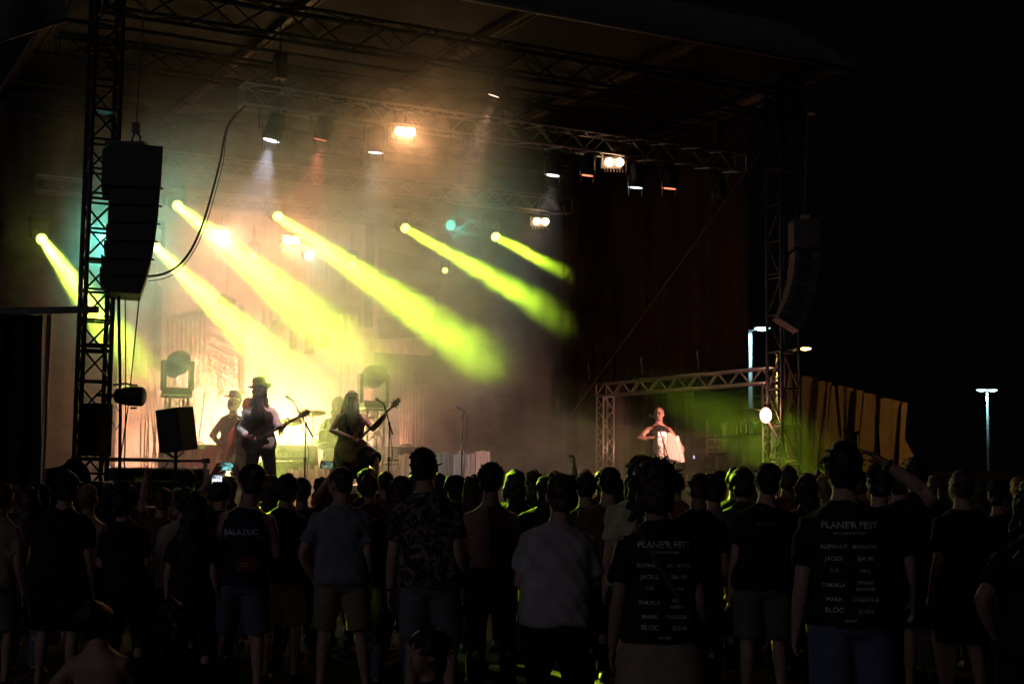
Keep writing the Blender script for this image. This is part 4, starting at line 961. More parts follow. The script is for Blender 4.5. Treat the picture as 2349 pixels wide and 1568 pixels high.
# plank fences
plank_ms = [mat('weathered_plank_%d' % i, c, .85, nscale=6, namt=.4, bump=.3, stretch=(4, 4, .4)) for i, c in enumerate(((.46, .40, .31), (.38, .33, .26), (.52, .45, .36)))]
def fence(label, runs, Y0, Y1):
    x0, x1 = runs[0][0], runs[-1][1]
    a = uvz(at((x0+x1)/2, 1085, (Y0+Y1)/2)); t = sthing('plank_fence', label, 'fence', a.x, a.y, DECK, 'rough plank fences on the stage')
    for (pa, pb, top) in runs:
        px = pa; k0 = 0
        while px < pb:
            w = random.uniform(10, 15); Y = Y0+(Y1-Y0)*(px-x0)/max(1, x1-x0)
            c = at(px+w/2, 1085, Y); q = uvz(c); z = at(px, top+random.uniform(-7, 7), Y).z-DECK; ww = w*Y/FPX*1.12
            MB().box((q.x-a.x, q.y-a.y+random.uniform(-.012, .012), z/2), (ww*.96, .028, z), Matrix.Rotation(random.uniform(-.015, .015), 3, 'Y')).build('plank', random.choice(plank_ms), t, bevel=.004)
            px += w
    MB().box((0, .03, .35), ((x1-x0)*(Y0+Y1)/2/FPX, .02, .05)).build('rail', plank_ms[1], t)
fence('tall pale plank fence behind the scarf wearer, beside the near tower', ((362, 500, 1024),), 21.6, 22.0)
fence('low plank fence in front of the drum kit', ((660, 765, 1072),), 21.6, 21.9)
fence('plank fence in two heights behind the bass player\'s raised leg', ((868, 915, 1072), (915, 1122, 1038)), 21.9, 23.0)

# moving heads on podiums
def podium(label, px, Y, w, ztop):
    a = uvz(at(px, 1085, Y)); t = sthing('truss_podium', label, 'truss', a.x, a.y, DECK); 
    truss(t, (0, 0, .02), (0, 0, ztop-DECK-.03), w, w, (1, 0, 0), 6, tr_m, r=.02, rb=.01)
    MB().box((0, 0, ztop-DECK-.015), (w+.14, w+.14, .03)).build('top_plate', alu, t)
    return a
zt = at(852, 935, 22.8).z; a = podium('short truss podium behind the bass player', 852, 22.8, .29, zt)
moving_head('unlit moving lamp on the podium behind the bass player', a.x, a.y, zt+.50, (VX*-1+UX*.6+V(0, 0, .4)), 0, False, None, black, sc=1.3)
zt = at(400, 905, 22.5).z; a = podium('short truss podium behind the black speaker on its pole', 400, 22.5, .29, zt)
moving_head('unlit moving lamp on the podium near the hanging speakers', a.x, a.y, zt+.50, (VX*-1+UX*.2+V(0, 0, .5)), 0, False, None, black, sc=1.3)
# uplights that wash the backdrop from the floor
for k, (px, v, e, lb) in enumerate(((470, 5.2, 1300, 'floor lamp washing the backdrop from behind the near plank fence'), (640, 5.4, 5600, 'floor lamp washing the backdrop behind the drum kit'), (900, 5.4, 800, 'floor lamp washing the backdrop behind the tall reeds'))):
    p = onv(px, 1085, v); t = sthing('floor_par_lamp', lb, 'stage lamp', p.x, v, DECK, 'floor wash lamps')
    d = V(0, .93, .50).normalized()
    MB().lathe((0, 0, .16), d, [(-.16, .05), (-.14, .09), (.06, .11)], 14).build('housing', black, t, True); MB().lathe(V(0, 0, .16)+d*.062, d, [(0, .10), (.004, 0)], 14).build('lens', mat('peach_lens', (.3, .2, .15), .3, emit=(1, .55, .38), es=4), t)
    MB().tube([(-.13, 0, .16), (-.13, 0, .01), (.13, 0, .01), (.13, 0, .16)], .01, 6).build('yoke', steel_dark, t)
    lamp('wash', 'SPOT', V(0, 0, .16)+d*.09, d, (1.0, .50, .34), e, t, spot_size=R(105), spot_blend=.8, shadow_soft_size=.10)

# low floodlights behind the players, facing the crowd through the smoke
for k, (px, v, e, cl, lb) in enumerate(((536, 4.9, 520, (.72, 1.0, .12), 'floodlight on a stand behind the fiddler, facing the crowd'), (603, 5.0, 480, (.95, .84, .26), 'floodlight on a stand behind the guitarist in the hat'), (776, 5.3, 420, (1.0, .52, .36), 'floodlight on a stand hidden behind the drummer'))):
    p = onv(px, 1085, v); t = sthing('floor_floodlight', lb, 'stage lamp', p.x, v, DECK, 'floor floodlights')
    d = V(.05, -.99, .02).normalized(); hz = 1.30
    MB().box((0, .05, hz), (.22, .10, .18)).build('housing', black, t, bevel=.012); MB().lathe(V(0, 0, hz)+d*.012, d, [(0, .07), (.006, .05), (.008, 0)], 16).build('lens', mat('flood_lens_%d' % k, (.3, .2, .15), .3, emit=cl, es=4), t)
    MB().cyl((0, .06, .02), (0, .06, hz-.08), .018).build('pole', steel_dark, t)
    for q in range(3): w = 2*math.pi*q/3; MB().cyl((0, .06, .35), (.3*math.cos(w), .06+.3*math.sin(w), .01), .012, n=6).build('leg', steel_dark, t)
    lamp('flood', 'SPOT', V(0, 0, hz)+d*.09, d, cl, e, t, spot_size=R(100), spot_blend=.8, shadow_soft_size=.07)

# backline amplifiers
for k, (px, Y, lb) in enumerate(((648, 23.0, 'guitar amplifier stack beside the drum riser, near the hat wearer'), (930, 23.6, 'bass amplifier stack behind the plank fence of two heights'), (450, 23.2, 'amplifier stack behind the near plank fence'))):
    a = uvz(at(px, 1085, Y)); t = sthing('amplifier_stack', lb, 'amplifier', a.x, a.y, DECK, 'backline amplifiers')
    MB().box((0, 0, .38), (.72, .34, .74)).build('cabinet', black, t, bevel=.015); MB().box((0, -.176, .38), (.64, .012, .64)).build('grille', mat('grey_grille_cloth', (.06, .055, .05), .9, nscale=50, namt=.5), t)
    MB().box((0, 0, .89), (.66, .28, .25)).build('amp_head', black, t, bevel=.015); MB().box((0, -.146, .86), (.58, .012, .09)).build('control_panel', chrome, t)
    for i in range(6): MB().cyl((-.22+i*.085, -.152, .86), (-.22+i*.085, -.175, .86), .014, n=8).build('knob', black, t)
    MB().tube([(-.1, 0, 1.02), (-.08, 0, 1.05), (.08, 0, 1.05), (.1, 0, 1.02)], .012, 6).build('handle', black, t)

# wedge monitors along the stage front
for k, (px, Y, lb) in enumerate(((770, 19.9, 'wedge monitor under the raised phone'), (862, 20.25, 'wedge monitor under the bass player\'s foot'), (620, 19.6, 'wedge monitor before the man in the hat'))):
    a = uvz(at(px, 1085, Y)); t = sthing('wedge_monitor', lb, 'monitor speaker', a.x, a.y, DECK, 'wedge monitors')
    MB().prism([(-.22, 0), (.22, 0), (.20, .12), (-.08, .34), (-.22, .30)], .52, (V(-.26, 0, 0), V(0, 1, 0), V(0, 0, 1), V(1, 0, 0))).build('cabinet', black, t, bevel=.012)
    MB().prism([(.195, .13), (-.07, .335), (-.066, .34), (.2, .135)], .46, (V(-.23, 0, 0), V(0, 1, 0), V(0, 0, 1), V(1, 0, 0))).build('grille', steel_dark, t)
# ================================================================== loudspeakers, cases, the far wing
PY = 17.35
def zpx(px, py, Y=PY): q = at(px, py, Y); return (q.x, q.z)
p0 = at(305, 325, PY)
t = thing('line_array', 'big black column of hanging loudspeakers beside the near lattice tower', 'loudspeaker', p0)
AN = V(-.262, .965, 0)
def cab(pts, name='cabinet', d=.80):
    poly = [(zpx(*p)[0]-p0.x, zpx(*p)[1]-p0.z) for p in pts]
    return MB().prism(poly, d, (V(0, 0, 0), V(1, 0, 0), V(0, 0, 1), AN)).build(name, black, t, bevel=.008)
cab([(232, 420), (235, 341), (262, 325), (374.5, 335.5), (369, 430), (249, 424)], 'bass_cabinet', .95)
fr = [(368, 431.5), (365, 472), (361, 513), (355.5, 554), (347.5, 594.5), (337, 632), (323, 674.5)]
bl = [(251, 436, 463, 259), (249, 476, 503, 256), (244, 513, 541, 250), (239, 549, 571, 243), (232, 581, 600, 236), (229, 610, 640, 247)]
for i in range(6):
    (xa, ya), (xb, yb) = fr[i], fr[i+1]; xr, y0, y1, xi = bl[i]
    o = cab([(xr, y0), (xr-1, y1), (xi+ (10 if i < 2 else 4), yb-(5 if i < 2 else 2) if i < 5 else 669), (xb, yb-.9), (xa, ya+.6), (xi+(14 if i else 4), ya+(1 if i < 2 else 2))])
    for (xx, yy) in ((xa, ya),):
        q = zpx(xx+2, yy); MB().box((q[0]-p0.x, .03, q[1]-p0.z), (.03, .05, .022)).build('pin', steel_dark, t)
q = zpx(305, 325); MB().box((-.16, .45, .03), (.50, .5, .05)).build('flying_frame', steel_dark, t)
for x in (-.14, -.04): MB().tube([(x, .45, .05), (x+.01, .45, .16), (-.09, .45, .24)], .015, 6).build('shackle', steel_dark, t)
MB().box((-.09, .45, .28), (.09, .09, .14)).build('hook_block', steel_dark, t, bevel=.01)
MB().cyl((-.09, .45, .3), (-.06, .55, 8.1-p0.z), .008, n=5).build('chain', steel_dark, t)

t = thing('hanging_cable', 'thick black cable looping from the front truss to the hanging speakers', 'cable', S(2.1, .7, 6.85)); o0 = t.location
pts = [S(2.1, .75, 6.86), at(522, 290, 18.9), at(505, 370, 18.7), at(487, 440, 18.5), at(466, 510, 18.3), at(440, 570, 18.1), at(410, 608, 17.9), at(375, 628, 17.7), at(338, 634, 17.6)]
def smoothpts(ps, n=4):
    out = []
    for i in range(len(ps)-1):
        a, b, c, d = ps[max(i-1, 0)], ps[i], ps[i+1], ps[min(i+2, len(ps)-1)]
        for k in range(n):
            u = k/n; out.append(.5*((2*b)+(-a+c)*u+(2*a-5*b+4*c-d)*u*u+(-a+3*b-3*c+d)*u**3))
    return out+[ps[-1]]
MB().tube([p-o0 for p in smoothpts(pts)], .016, 8).build('main_cable', black_rubber, t, True)
pts2 = [p+V(.03 if 1 < i < 6 else .0, .05, .0 if i < 6 else -.05) for i, p in enumerate(pts)]
MB().tube([p-o0 for p in smoothpts(pts2)], .006, 6).build('thin_cable', black_rubber, t, True)
# cables hanging at the near tower
for k, (xa, ya, xb, yb, r, lb) in enumerate(((272, 675, 298, 1150, .02, 'thick black cable dropping beside the near tower'), (287, 675, 284, 1140, .008, 'thin cable hanging straight below the black speakers'), (320, 676, 262, 1150, .008, 'thin slack cable slanting from the hanging speakers to the tower foot'))):
    a = at(xa, ya, 17.75); b = at(xb if k != 0 else 274, yb, 17.7); c = (a+b)/2+V(.02, 0, -.1)
    t = thing('hanging_cable', lb, 'cable', b, 0, 'cables hanging at the near tower'); MB().tube([x-b for x in smoothpts([a, a.lerp(c, .5), c, c.lerp(b, .5), b])], r, 6).build('cable', black_rubber, t, True)

# speaker on a pole, box on the tower, black par lamp on the tower
b0 = at(402, 1085, 17.6); t = thing('pole_speaker', 'black loudspeaker tilted on a thin pole in front of the plank fence', 'loudspeaker', (b0.x, b0.y, 0), R(-24))
zc = at(405, 985, 17.6).z; rot = Matrix.Rotation(R(-7), 3, 'Y') @ Matrix.Rotation(R(4), 3, 'X')
MB().box((0, 0, zc), (.33, .34, .53), rot).build('cabinet', black, t, bevel=.014); MB().box(V(0, 0, zc)+rot @ V(0, -.175, 0), (.29, .012, .49), rot).build('grille', mat('black_grille', (.03, .03, .03), .7, nscale=60, namt=.4), t)
MB().cyl((0, 0, .02), (0, 0, zc-.24), .022).build('pole', black, t)
MB().tube([V(-.19, 0, zc-.10), V(-.23, 0, zc-.14), V(-.235, 0, zc-.2), V(-.19, 0, zc-.25)], .008, 6).build('cable_loop', black_rubber, t)
for s_ in (-1, 1): MB().cyl((s_*.12, 0, zc-.27), (-s_*.05, 0, zc-.40), .01, n=6).build('bracket', black, t)
for k in range(3): w = 2*math.pi*k/3; MB().cyl((0, 0, .6), (.4*math.cos(w), .4*math.sin(w), .02), .014, n=6).build('leg', black, t)
b0 = at(222, 985, 17.45); t = thing('tower_speaker', 'upright black loudspeaker box strapped low on the near tower', 'loudspeaker', b0, R(-30))
MB().box((0, 0, 0), (.26, .26, .64)).build('cabinet', black, t, bevel=.012); MB().box((.135, .0, 0), (.012, .22, .60)).build('side_panel', mat('brown_panel', (.10, .07, .055), .7), t); MB().box((0, .16, 0), (.1, .08, .1)).build('bracket', steel_dark, t)
b0 = at(296, 911, 17.5); t = thing('tower_lamp', 'black ribbed par lamp mounted sideways on the near tower', 'stage lamp', b0, R(0))
MB().lathe((-.17, 0, .02), (1, -.12, -.03), [(0, .06), (.02, .09), (.12, .11), (.20, .12), (.34, .12), (.36, .105)], 18).build('housing', black, t, True)
for k in range(6): MB().box((-.02+k*.022, -.115, .02), (.008, .03, .14)).build('cooling_rib', steel_dark, t)
for z in (-.13, .15): MB().cyl((.02, 0, z), (.10, 0, z), .012, n=6).build('bolt', steel_dark, t)
MB().tube([(-.20, .0, .15), (-.05, -.02, .17), (.06, -.02, .15)], .012, 6).build('yoke', steel_dark, t); MB().cyl((-.42, .05, .03), (-.16, .0, .02), .02).build('arm', steel_dark, t)
MB().tube([(-.16, 0, -.1), (-.08, 0, -.25), (-.15, .02, -.4), (-.2, .03, -.3)], .006, 5).build('cable', black_rubber, t)

# flight cases and rails at the near stage end
case_m = mat('black_flight_case', (.03, .026, .026), .5, nscale=4, namt=.3); edge_m = mat('case_edge_aluminium', (.42, .38, .35), .4, .8)
def flight_case(label, c, d, rotz=SA, group='flight cases', m=None):
    t = thing('flight_case', label, 'flight case', (c[0], c[1], c[2]), rotz, group); w, dp, h = d
    MB().box((0, 0, h*.36), (w, dp, h*.72)).build('body', m or case_m, t); MB().box((0, 0, h*.87), (w, dp, h*.26-.006)).build('lid', m or case_m, t)
    for z in (.012, h*.725, h-.012):
        for y in (-1, 1): MB().box((0, y*dp/2, z), (w+.02, .03, .028)).build('edge', edge_m, t)
        for x in (-1, 1): MB().box((x*w/2, 0, z), (.03, dp+.02, .028)).build('edge', edge_m, t)
    for x in (-1, 1):
        for y in (-1, 1):
            MB().box((x*w/2, y*dp/2, h/2), (.028, .028, h-.03)).build('corner_edge', edge_m, t)
            MB().ball((x*w/2, y*dp/2, h-.012), .03, 8, 6).build('ball_corner', edge_m, t)
    for x in (-.28, .28):
        MB().box((x*w, -dp/2-.012, h*.725), (.11, .02, .11)).build('latch', chrome, t, bevel=.004)
    MB().box((0, -dp/2-.01, h*.42), (.16, .02, .10)).build('handle', chrome, t, bevel=.004)
    return t
q = S(.95, .35, DECK); flight_case('large black flight case under the rails by the near tower', (q.x, q.y, DECK), (1.15, .6, .62))
q = at(292, 1085, 17.9); flight_case('lower flight case on the ground in front of the stage end', (q.x, q.y+.1, .02), (.95, .5, .80))
q = S(-.62, .25, 0.0); flight_case('tall flight case half hidden behind the near tower', (q.x, q.y, 0.02), (.7, .6, 1.35))
t = sthing('stage_railing', 'pale metal railing at the near stage end with a short post', 'railing', .4, -.3, DECK)
rl = mat('dull_rail_metal', (.42, .34, .32), .45, .7)
for z in (.12, .72): MB().cyl((-.7, -.15, z), (.95, -.15, z), .024).build('rail', rl, t, True)
for x in (-.7, .95): MB().cyl((x, -.15, -.25), (x, -.15, .76), .026).build('post', rl, t, True)
for x in (.95,): 
    for z in (.12, .72): MB().box((x, -.15, z), (.09, .09, .07)).build('clamp', rl, t, bevel=.01)
# near black wing with a horizontal pole
b0 = at(40, 1085, 16.6); t = thing('black_wing', 'black cloth wing with a pole on top, at the near end of the stage', 'screen', (b0.x, b0.y, 0))
zt = at(40, 722, 16.6).z; x0 = at(-140, 1085, 16.6).x-b0.x; x1 = at(92, 1085, 16.6).x-b0.x
MB().grid(lambda a, b: (x0+(x1-x0)*a+.03*math.sin(b*5)*(a > .9), .04*math.sin(a*30), .3+(zt-.3)*b), 60, 10).build('cloth', black_cloth, t, True)
MB().box(((x0+x1)/2+.2, -.06, zt+.04), (x1-x0+.85, .06, .075), Matrix.Rotation(R(-1.5), 3, 'Y')).build('top_pole', steel_dark, t)
MB().cyl((x1+.05, -.06, 0), (x1+.05, -.06, zt), .03).build('post', rl, t, True)
b0 = at(148, 1085, 17.2); t = thing('gathered_cloth', 'dark heap of gathered cloth over boxes beside the near tower', 'cloth', (b0.x, b0.y, 0))
MB().grid(lambda a, b: ((a-.5)*.95, .1*math.sin(a*19)+.05, 1.85*b*(1-.25*(2*a-1)**2)+.05*math.sin(a*12)), 40, 10).build('cloth', cur_b, t, True)
MB().box((0, .4, .8), (.85, .5, 1.6)).build('box', case_m, t, bevel=.02)

# ------------------------------------------------------------------ truss arch and the far wing
arch_m = mat('arch_aluminium', (.60, .52, .50), .35, .8)
AU = 11.15; a0 = onu(1388, 1085, AU).y; AZ = 3.42
t = sthing('truss_arch', 'square aluminium truss arch framing the accordion player\'s wing', 'truss', AU, 0, DECK)
truss(t, (0, .25, AZ-DECK), (0, a0+.15, AZ-DECK), .24, .24, (1, 0, 0), 18, arch_m, r=.024, rb=.011)
truss(t, (0, a0, 0.02), (0, a0, AZ-DECK-.14), .24, .24, (1, 0, 0), 8, arch_m, r=.024, rb=.011)
truss(t, (0, .42, 0.02), (0, .42, AZ-DECK-.14), .24, .24, (1, 0, 0), 8, arch_m, r=.02, rb=.010)
# three hooked ties on top of the arch
for k, (px, py) in enumerate(((1350, 848), (1471, 832), (1600, 820))):
    p = onu(px, py, AU+.1); t = sthing('tie_strap', ['pale tie strap above the arch corner', 'pale tie strap above the accordion player', 'pale tie strap above the arch, near the lamp post'][k], 'strap', p.x, p.y, p.z, 'tie straps on the curtain')
    MB().tube([(0, 0, .12), (0, .01, .05), (0, -.02, -.05), (0, -.04, -.22)], [.012, .02, .010, .008], 6).build('strap', mat('strap_webbing', (.40, .26, .22), .8), t)
t = sthing('wing_platform', 'dark side platform beyond the truss arch', 'stage', AU+.3, 0, 0)
MB().box((1.05, 2.95, DECK-.07), (1.75, 5.8, .12)).build('deck', deck_m, t)
for x in (.4, 1.75):
    for y in (.3, 5.2): MB().cyl((x, y, 0), (x, y, DECK-.13), .03).build('leg', steel_dark, t)
t = sthing('wing_curtain', 'nearly black curtain closing the far wing behind the accordion player', 'curtain', AU+.3, 0, 0)
MB().grid(lambda a, b: (1.95+pleat(a*6, .05, 5), .95+5.0*a, DECK-.1+1.45*b), 120, 10).build('cloth', cur_b, t, True)
MB().grid(lambda a, b: (2.0*a, 5.95+pleat(a*6, .05, 5), DECK-.1+2.6*b), 80, 10).build('back_cloth', cur_b, t, True)
MB().cyl((1.95, .9, DECK+1.37), (1.95, 6.0, DECK+1.37), .03).build('rail', steel_dark, t)
# gear in the wing
p = onu(1602, 1040, AU+1.1)
t = sthing('laptop_case', 'dark open case with a small glowing white mark behind the accordion player', 'case', p.x, p.y, DECK)
zc = p.z-DECK
MB().box((0, 0, zc*.35), (.5, .62, zc*.7)).build('case', case_m, t, bevel=.01); MB().box((-.05, 0, zc*.7+.20), (.03, .62, .42), Matrix.Rotation(R(14), 3, 'Y')).build('lid', case_m, t, bevel=.01)
MB().prism([(-.02, -.03), (.012, -.035), (.02, .0), (.0, .035), (-.02, .02)], .004, (V(-.10, 0, zc*.7+.24), V(.25, -.97, 0), V(0, 0, 1), V(-.97, -.25, 0))).build('glowing_mark', mat('screen_glow', (.3, .3, .4), .4, emit=(.6, .62, 1.0), es=1.2), t)
for y in (-.26, .0, .26): MB().box((-.26, y, zc*.52), (.02, .05, .18)).build('pale_strip', mat('pale_strip', (.5, .3, .27), .6), t)
p = onu(1646, 1022, AU+1.3)
t = sthing('amplifier', 'cream instrument amplifier on a stand in the far wing', 'amplifier', p.x, p.y, DECK); zc = p.z-DECK
cream = mat('cream_amp_cover', (.42, .34, .22), .7); 
MB().box((0, 0, zc), (.16, .40, .27)).build('cabinet', cream, t, bevel=.02); MB().box((-.083, 0, zc+.05), (.008, .33, .11)).build('grille', mat('brown_grille', (.14, .10, .05), .8, nscale=40, namt=.4), t)
for i in range(5): MB().cyl((-.08, -.13+i*.065, zc-.07), (-.1, -.13+i*.065, zc-.07), .014, n=8).build('knob', black, t)
MB().box((0, 0, zc-.17), (.18, .30, .05)).build('bracket', case_m, t); MB().cyl((0, 0, 0), (0, 0, zc-.19), .035).build('pole', mat('pale_pole', (.36, .33, .24), .6), t); MB().box((0, 0, .015), (.4, .4, .03)).build('foot', black, t)
p = onu(1700, 1060, AU+1.6)
q = S(p.x, p.y, DECK); flight_case('long low case with pale panels at the back of the far wing', (q.x, q.y, DECK), (.5, 1.3, .55), SA, m=mat('tan_case', (.20, .16, .08), .6, nscale=5, namt=.3))
for k, (px, ya, yb) in enumerate(((1622, 965, 1046), (1640, 995, 1020), (1690, 975, 996), (1700, 968, 992), (1712, 970, 992), (1655, 968, 984), (1668, 968, 986))):
    pa, pb = onu(px, ya, AU+1.0), onu(px, yb, AU+1.0); big = k == 0
    t = sthing('upright_tube', ['tall pale upright tube beside the cream amplifier', 'short pale tube above the cream amplifier', 'first of three thin pale tubes beneath the unlit lamp', 'second of three thin pale tubes beneath the unlit lamp', 'third of three thin pale tubes beneath the unlit lamp', 'thin tube above the amplifier\'s near edge', 'thin tube above the amplifier\'s far edge'][k], 'tube', pb.x, pb.y, DECK, 'thin tubes in the far wing')
    MB().cyl((0, 0, pb.z-DECK), (0, 0, pa.z-DECK), .026 if big else .012, n=8).build('tube', mat('pale_pink_tube', (.60, .38, .32), .5), t)
    MB().cyl((0, 0, 0), (0, 0, pb.z-DECK), .006, n=5).build('wire', black_rubber, t)
# round spotlight on the far tower, aimed at the accordion player
p = S(10.62, -.12, 0); sp_ = at(1758, 952, 23.05)
t = thing('spotlight', 'round pink white spotlight shining beside the far lattice tower', 'stage lamp', sp_)
tgt = Vector((ax_, ay_, DECK+1.35)); d = (tgt-sp_).normalized(); dvis = (V(-.80, 0, 0)+(CAM-sp_).normalized()*.68).normalized()
MB().lathe(-dvis*.22, dvis, [(0, .06), (.03, .10), (.20, .12), (.23, .125)], 20).build('housing', black, t, True)
MB().lathe(dvis*.012, dvis, [(0, .122), (.006, .112), (.012, .09), (.016, 0)], 24).build('lens', mat('pink_white_lens', (.6, .5, .5), .3, emit=(1.0, .44, .36), es=3.2), t, True)
MB().tube([dvis.orthogonal().normalized()*.128*math.cos(w)+dvis.cross(dvis.orthogonal().normalized())*.128*math.sin(w)+dvis*.012 for w in [2*math.pi*i/24 for i in range(25)]], .008, 6).build('rim', mat('lamp_rim', (.5, .4, .38), .4, .6), t)
MB().cyl(-dvis*.1, -dvis*.1+V(.24, .1, -.03), .02).build('arm', steel_dark, t)
lamp('beam', 'SPOT', d*.32, d, (1.0, .42, .32), 800, t, spot_size=R(38), spot_blend=.5, shadow_soft_size=.10)
lamp('spill', 'POINT', dvis*.14, dvis, (1.0, .40, .30), 22, t, shadow_soft_size=.06)
p = onu(1727, 952, AU+.5); t = sthing('par_lamp', 'unlit dark lamp beside the round pink spotlight', 'stage lamp', p.x, p.y, p.z)
MB().lathe((0, 0, 0), (-1, -.3, -.05), [(-.22, .07), (-.2, .10), (0, .12), (.1, .13)], 16).build('housing', mat('dull_grey_lamp', (.10, .09, .09), .5), t, True); MB().cyl((.05, .05, 0), (.05, .05, AZ-p.z), .014).build('hanger', steel_dark, t)
t = thing('diagonal_stay', 'thin pale stay running slantwise below the round spotlight', 'stay', at(1762, 965, 23.0)); MB().cyl((0, 0, 0), at(1785, 1003, 22.8)-t.location, .014, n=6).build('tube', rl, t)
# long guy wire down from the roof
t = thing('guy_wire', 'thin guy wire slanting down in front of the red brown curtain', 'wire', at(1300, 965, 21.0)); MB().cyl((0, 0, 0), at(1762, 325, 21.8)-t.location, .006, n=5).build('wire', mat('wire_grey', (.22, .16, .15), .6), t)

# far hanging speakers
p0 = at(1850, 500, 22.2); t = thing('line_array', 'dim curved column of hanging speakers beyond the far tower, against black sky', 'loudspeaker', p0)
dim = mat('dim_grey_cabinet', (.075, .065, .06), .7, nscale=8, namt=.3)
cx, cz, ang = 0.0, -.55, 0.0
MB().box((0, .2, -.25), (.42, .5, .46)).build('bass_cabinet', dim, t, bevel=.01)
for i in range(7):
    ang = R(4+4.6*i); rot = Matrix.Rotation(ang, 3, 'Y'); c = V(cx, .2, cz-.07)
    MB().box(c, (.40, .5, .165), rot, taper=1.0).build('cabinet', dim, t, bevel=.01); MB().box(c+rot @ V(-.03, -.255, 0), (.2, .01, .12), rot).build('grille', black, t)
    cx -= .175*math.sin(ang)*.95; cz -= .175*math.cos(ang)
tan = mat('tan_plate', (.42, .27, .17), .7)
MB().box((0, .1, .03), (.14, .06, .07)).build('plate', tan, t); MB().box((0, .1, -.2), (.03, .02, .4)).build('strap', tan, t); MB().cyl((0, .2, .05), (.1, .2, 8.1-p0.z), .008, n=5).build('chain', steel_dark, t)
t = thing('tan_block', 'small tan block near the far roof corner', 'block', at(1862, 262, 22.3)); MB().box((0, 0, 0), (.10, .06, .05), Matrix.Rotation(-.1, 3, 'Y')).build('block', tan, t, bevel=.005); MB().cyl((0, .03, 0), (-.4, .2, 8.3-t.location.z), .006, n=5).build('wire', steel_dark, t)

# brown tarpaulin wing
tarp = mat('brown_tarpaulin', (.24, .13, .07), .6, nscale=3.2, namt=.6, bump=.9, stretch=(1.6, 1.6, .45))
_nt = tarp.node_tree; _tl = _nt.nodes.new('ShaderNodeBsdfTranslucent'); _tl.inputs['Color'].default_value = (.30, .19, .12, 1); _mx = _nt.nodes.new('ShaderNodeMixShader'); _mx.inputs[0].default_value = .55
_nt.links.new(_nt.nodes['Principled BSDF'].outputs[0], _mx.inputs[1]); _nt.links.new(_tl.outputs[0], _mx.inputs[2]); _nt.links.new(_mx.outputs[0], _nt.nodes['Material Output'].inputs['Surface'])
ta, tb = at(1812, 848, 23.0), at(2082, 921, 27.5); b0 = V(ta.x, ta.y, 0)
t = thing('tarpaulin_wall', 'creased brown tarpaulin hung on scaffolding beside the far tower', 'tarpaulin', b0)
def f(a, b):
    p = ta.lerp(tb, a); n_ = V(tb.y-ta.y, -(tb.x-ta.x), 0).normalized()*-1
    k = 1-b; q = a*13+k*1.9
    w = .17*math.sin(q*2.1+.8*math.sin(a*9))*(.3+.9*k) + .12*math.sin(q*4.7+1.0+1.2*math.sin(a*14))*(.4+.6*k) + .055*math.sin(q*9.3+b*4) + .07*k*k*math.sin(a*6)
    z = p.z*b - .05*abs(math.sin(a*22))*b*(b > .98)
    c = p + n_*w; return V(c.x-b0.x, c.y-b0.y, z)
MB().grid(f, 170, 40).build('sheet', tarp, t, True)
MB().cyl(ta-b0, tb-b0, .025).build('top_tube', steel_dark, t)
for k in range(4):
    q = ta.lerp(tb, k/3)-b0; MB().cyl((q.x+.25, q.y+.1, 0), (q.x+.05, q.y+.06, q.z), .025).build('upright', steel_dark, t)
t = thing('far_fence', 'low pale barrier far behind the crowd near the lamp posts', 'fence', at(2250, 1085, 48)*1.0); t.location.z = 0
MB().box((0, 0, 1.0), (14, .1, 2.0), Matrix.Rotation(R(6), 3, 'Z')).build('panel', mat('fence_grey', (.02, .02, .02), .8, nscale=2, namt=.3), t)

# ------------------------------------------------------------------ street lamps
def street_lamp(label, px, py, Y, heads, col, e, es, w=.9, pole=True, hs=1.0):
    p = at(px, py, Y); t = thing('street_lamp', label, 'street lamp', (p.x, p.y, 0), 0, 'street lamps beyond the stage')
    pm = mat('lamp_pole', (.45, .47, .48), .5, .3); lm = mat('lamp_glow_'+col[0], (.5, .5, .5), .4, emit=col[1], es=es)
    MB().tube([(0, 0, 0), (0, 0, p.z-.1)], [.12 if pole else .08, .07 if pole else .05], 10).build('pole', pm if pole else black, t, True)
    for s_ in heads:
        MB().cyl((0, 0, p.z-.05), (s_*w, 0, p.z+.12), .04).build('arm', pm, t)
        c = V(s_*w, 0, p.z+.08)
        MB().lathe(c+V(0, 0, .02), (0, 0, 1), [(0, .34*hs), (.06*hs, .32*hs), (.16*hs, .14*hs), (.20*hs, .05*hs)], 16).build('shade', steel_dark, t, True)
        MB().lathe(c+V(0, 0, -.10*hs), (0, 0, 1), [(0, .05*hs), (.03*hs, .22*hs), (.09*hs, .30*hs), (.11*hs, .31*hs)], 16).build('glass', lm, t, True)
        lamp('lamp_light', 'SPOT', c+V(0, 0, -.14), (0, 0, -1), col[1], e, t, spot_size=R(178), spot_blend=.02, shadow_soft_size=.1 if pole else .22)
CYAN = ('cyan', (.50, .95, 1.0)); AMB = ('amber', (1.0, .62, .16))
street_lamp('street lamp with two cyan white heads between curtain and far tower', 1721, 757, 58, (-.55, .55), CYAN, 160, 14, .9)
street_lamp('street lamp with one amber head over the brown tarpaulin', 1778, 806, 33, (1.0,), AMB, 620, 16, .70, False, .45)
street_lamp('lonely street lamp with cyan white head in the black night', 2264, 897, 92, (-.5, .5), CYAN, 140, 12, .7)
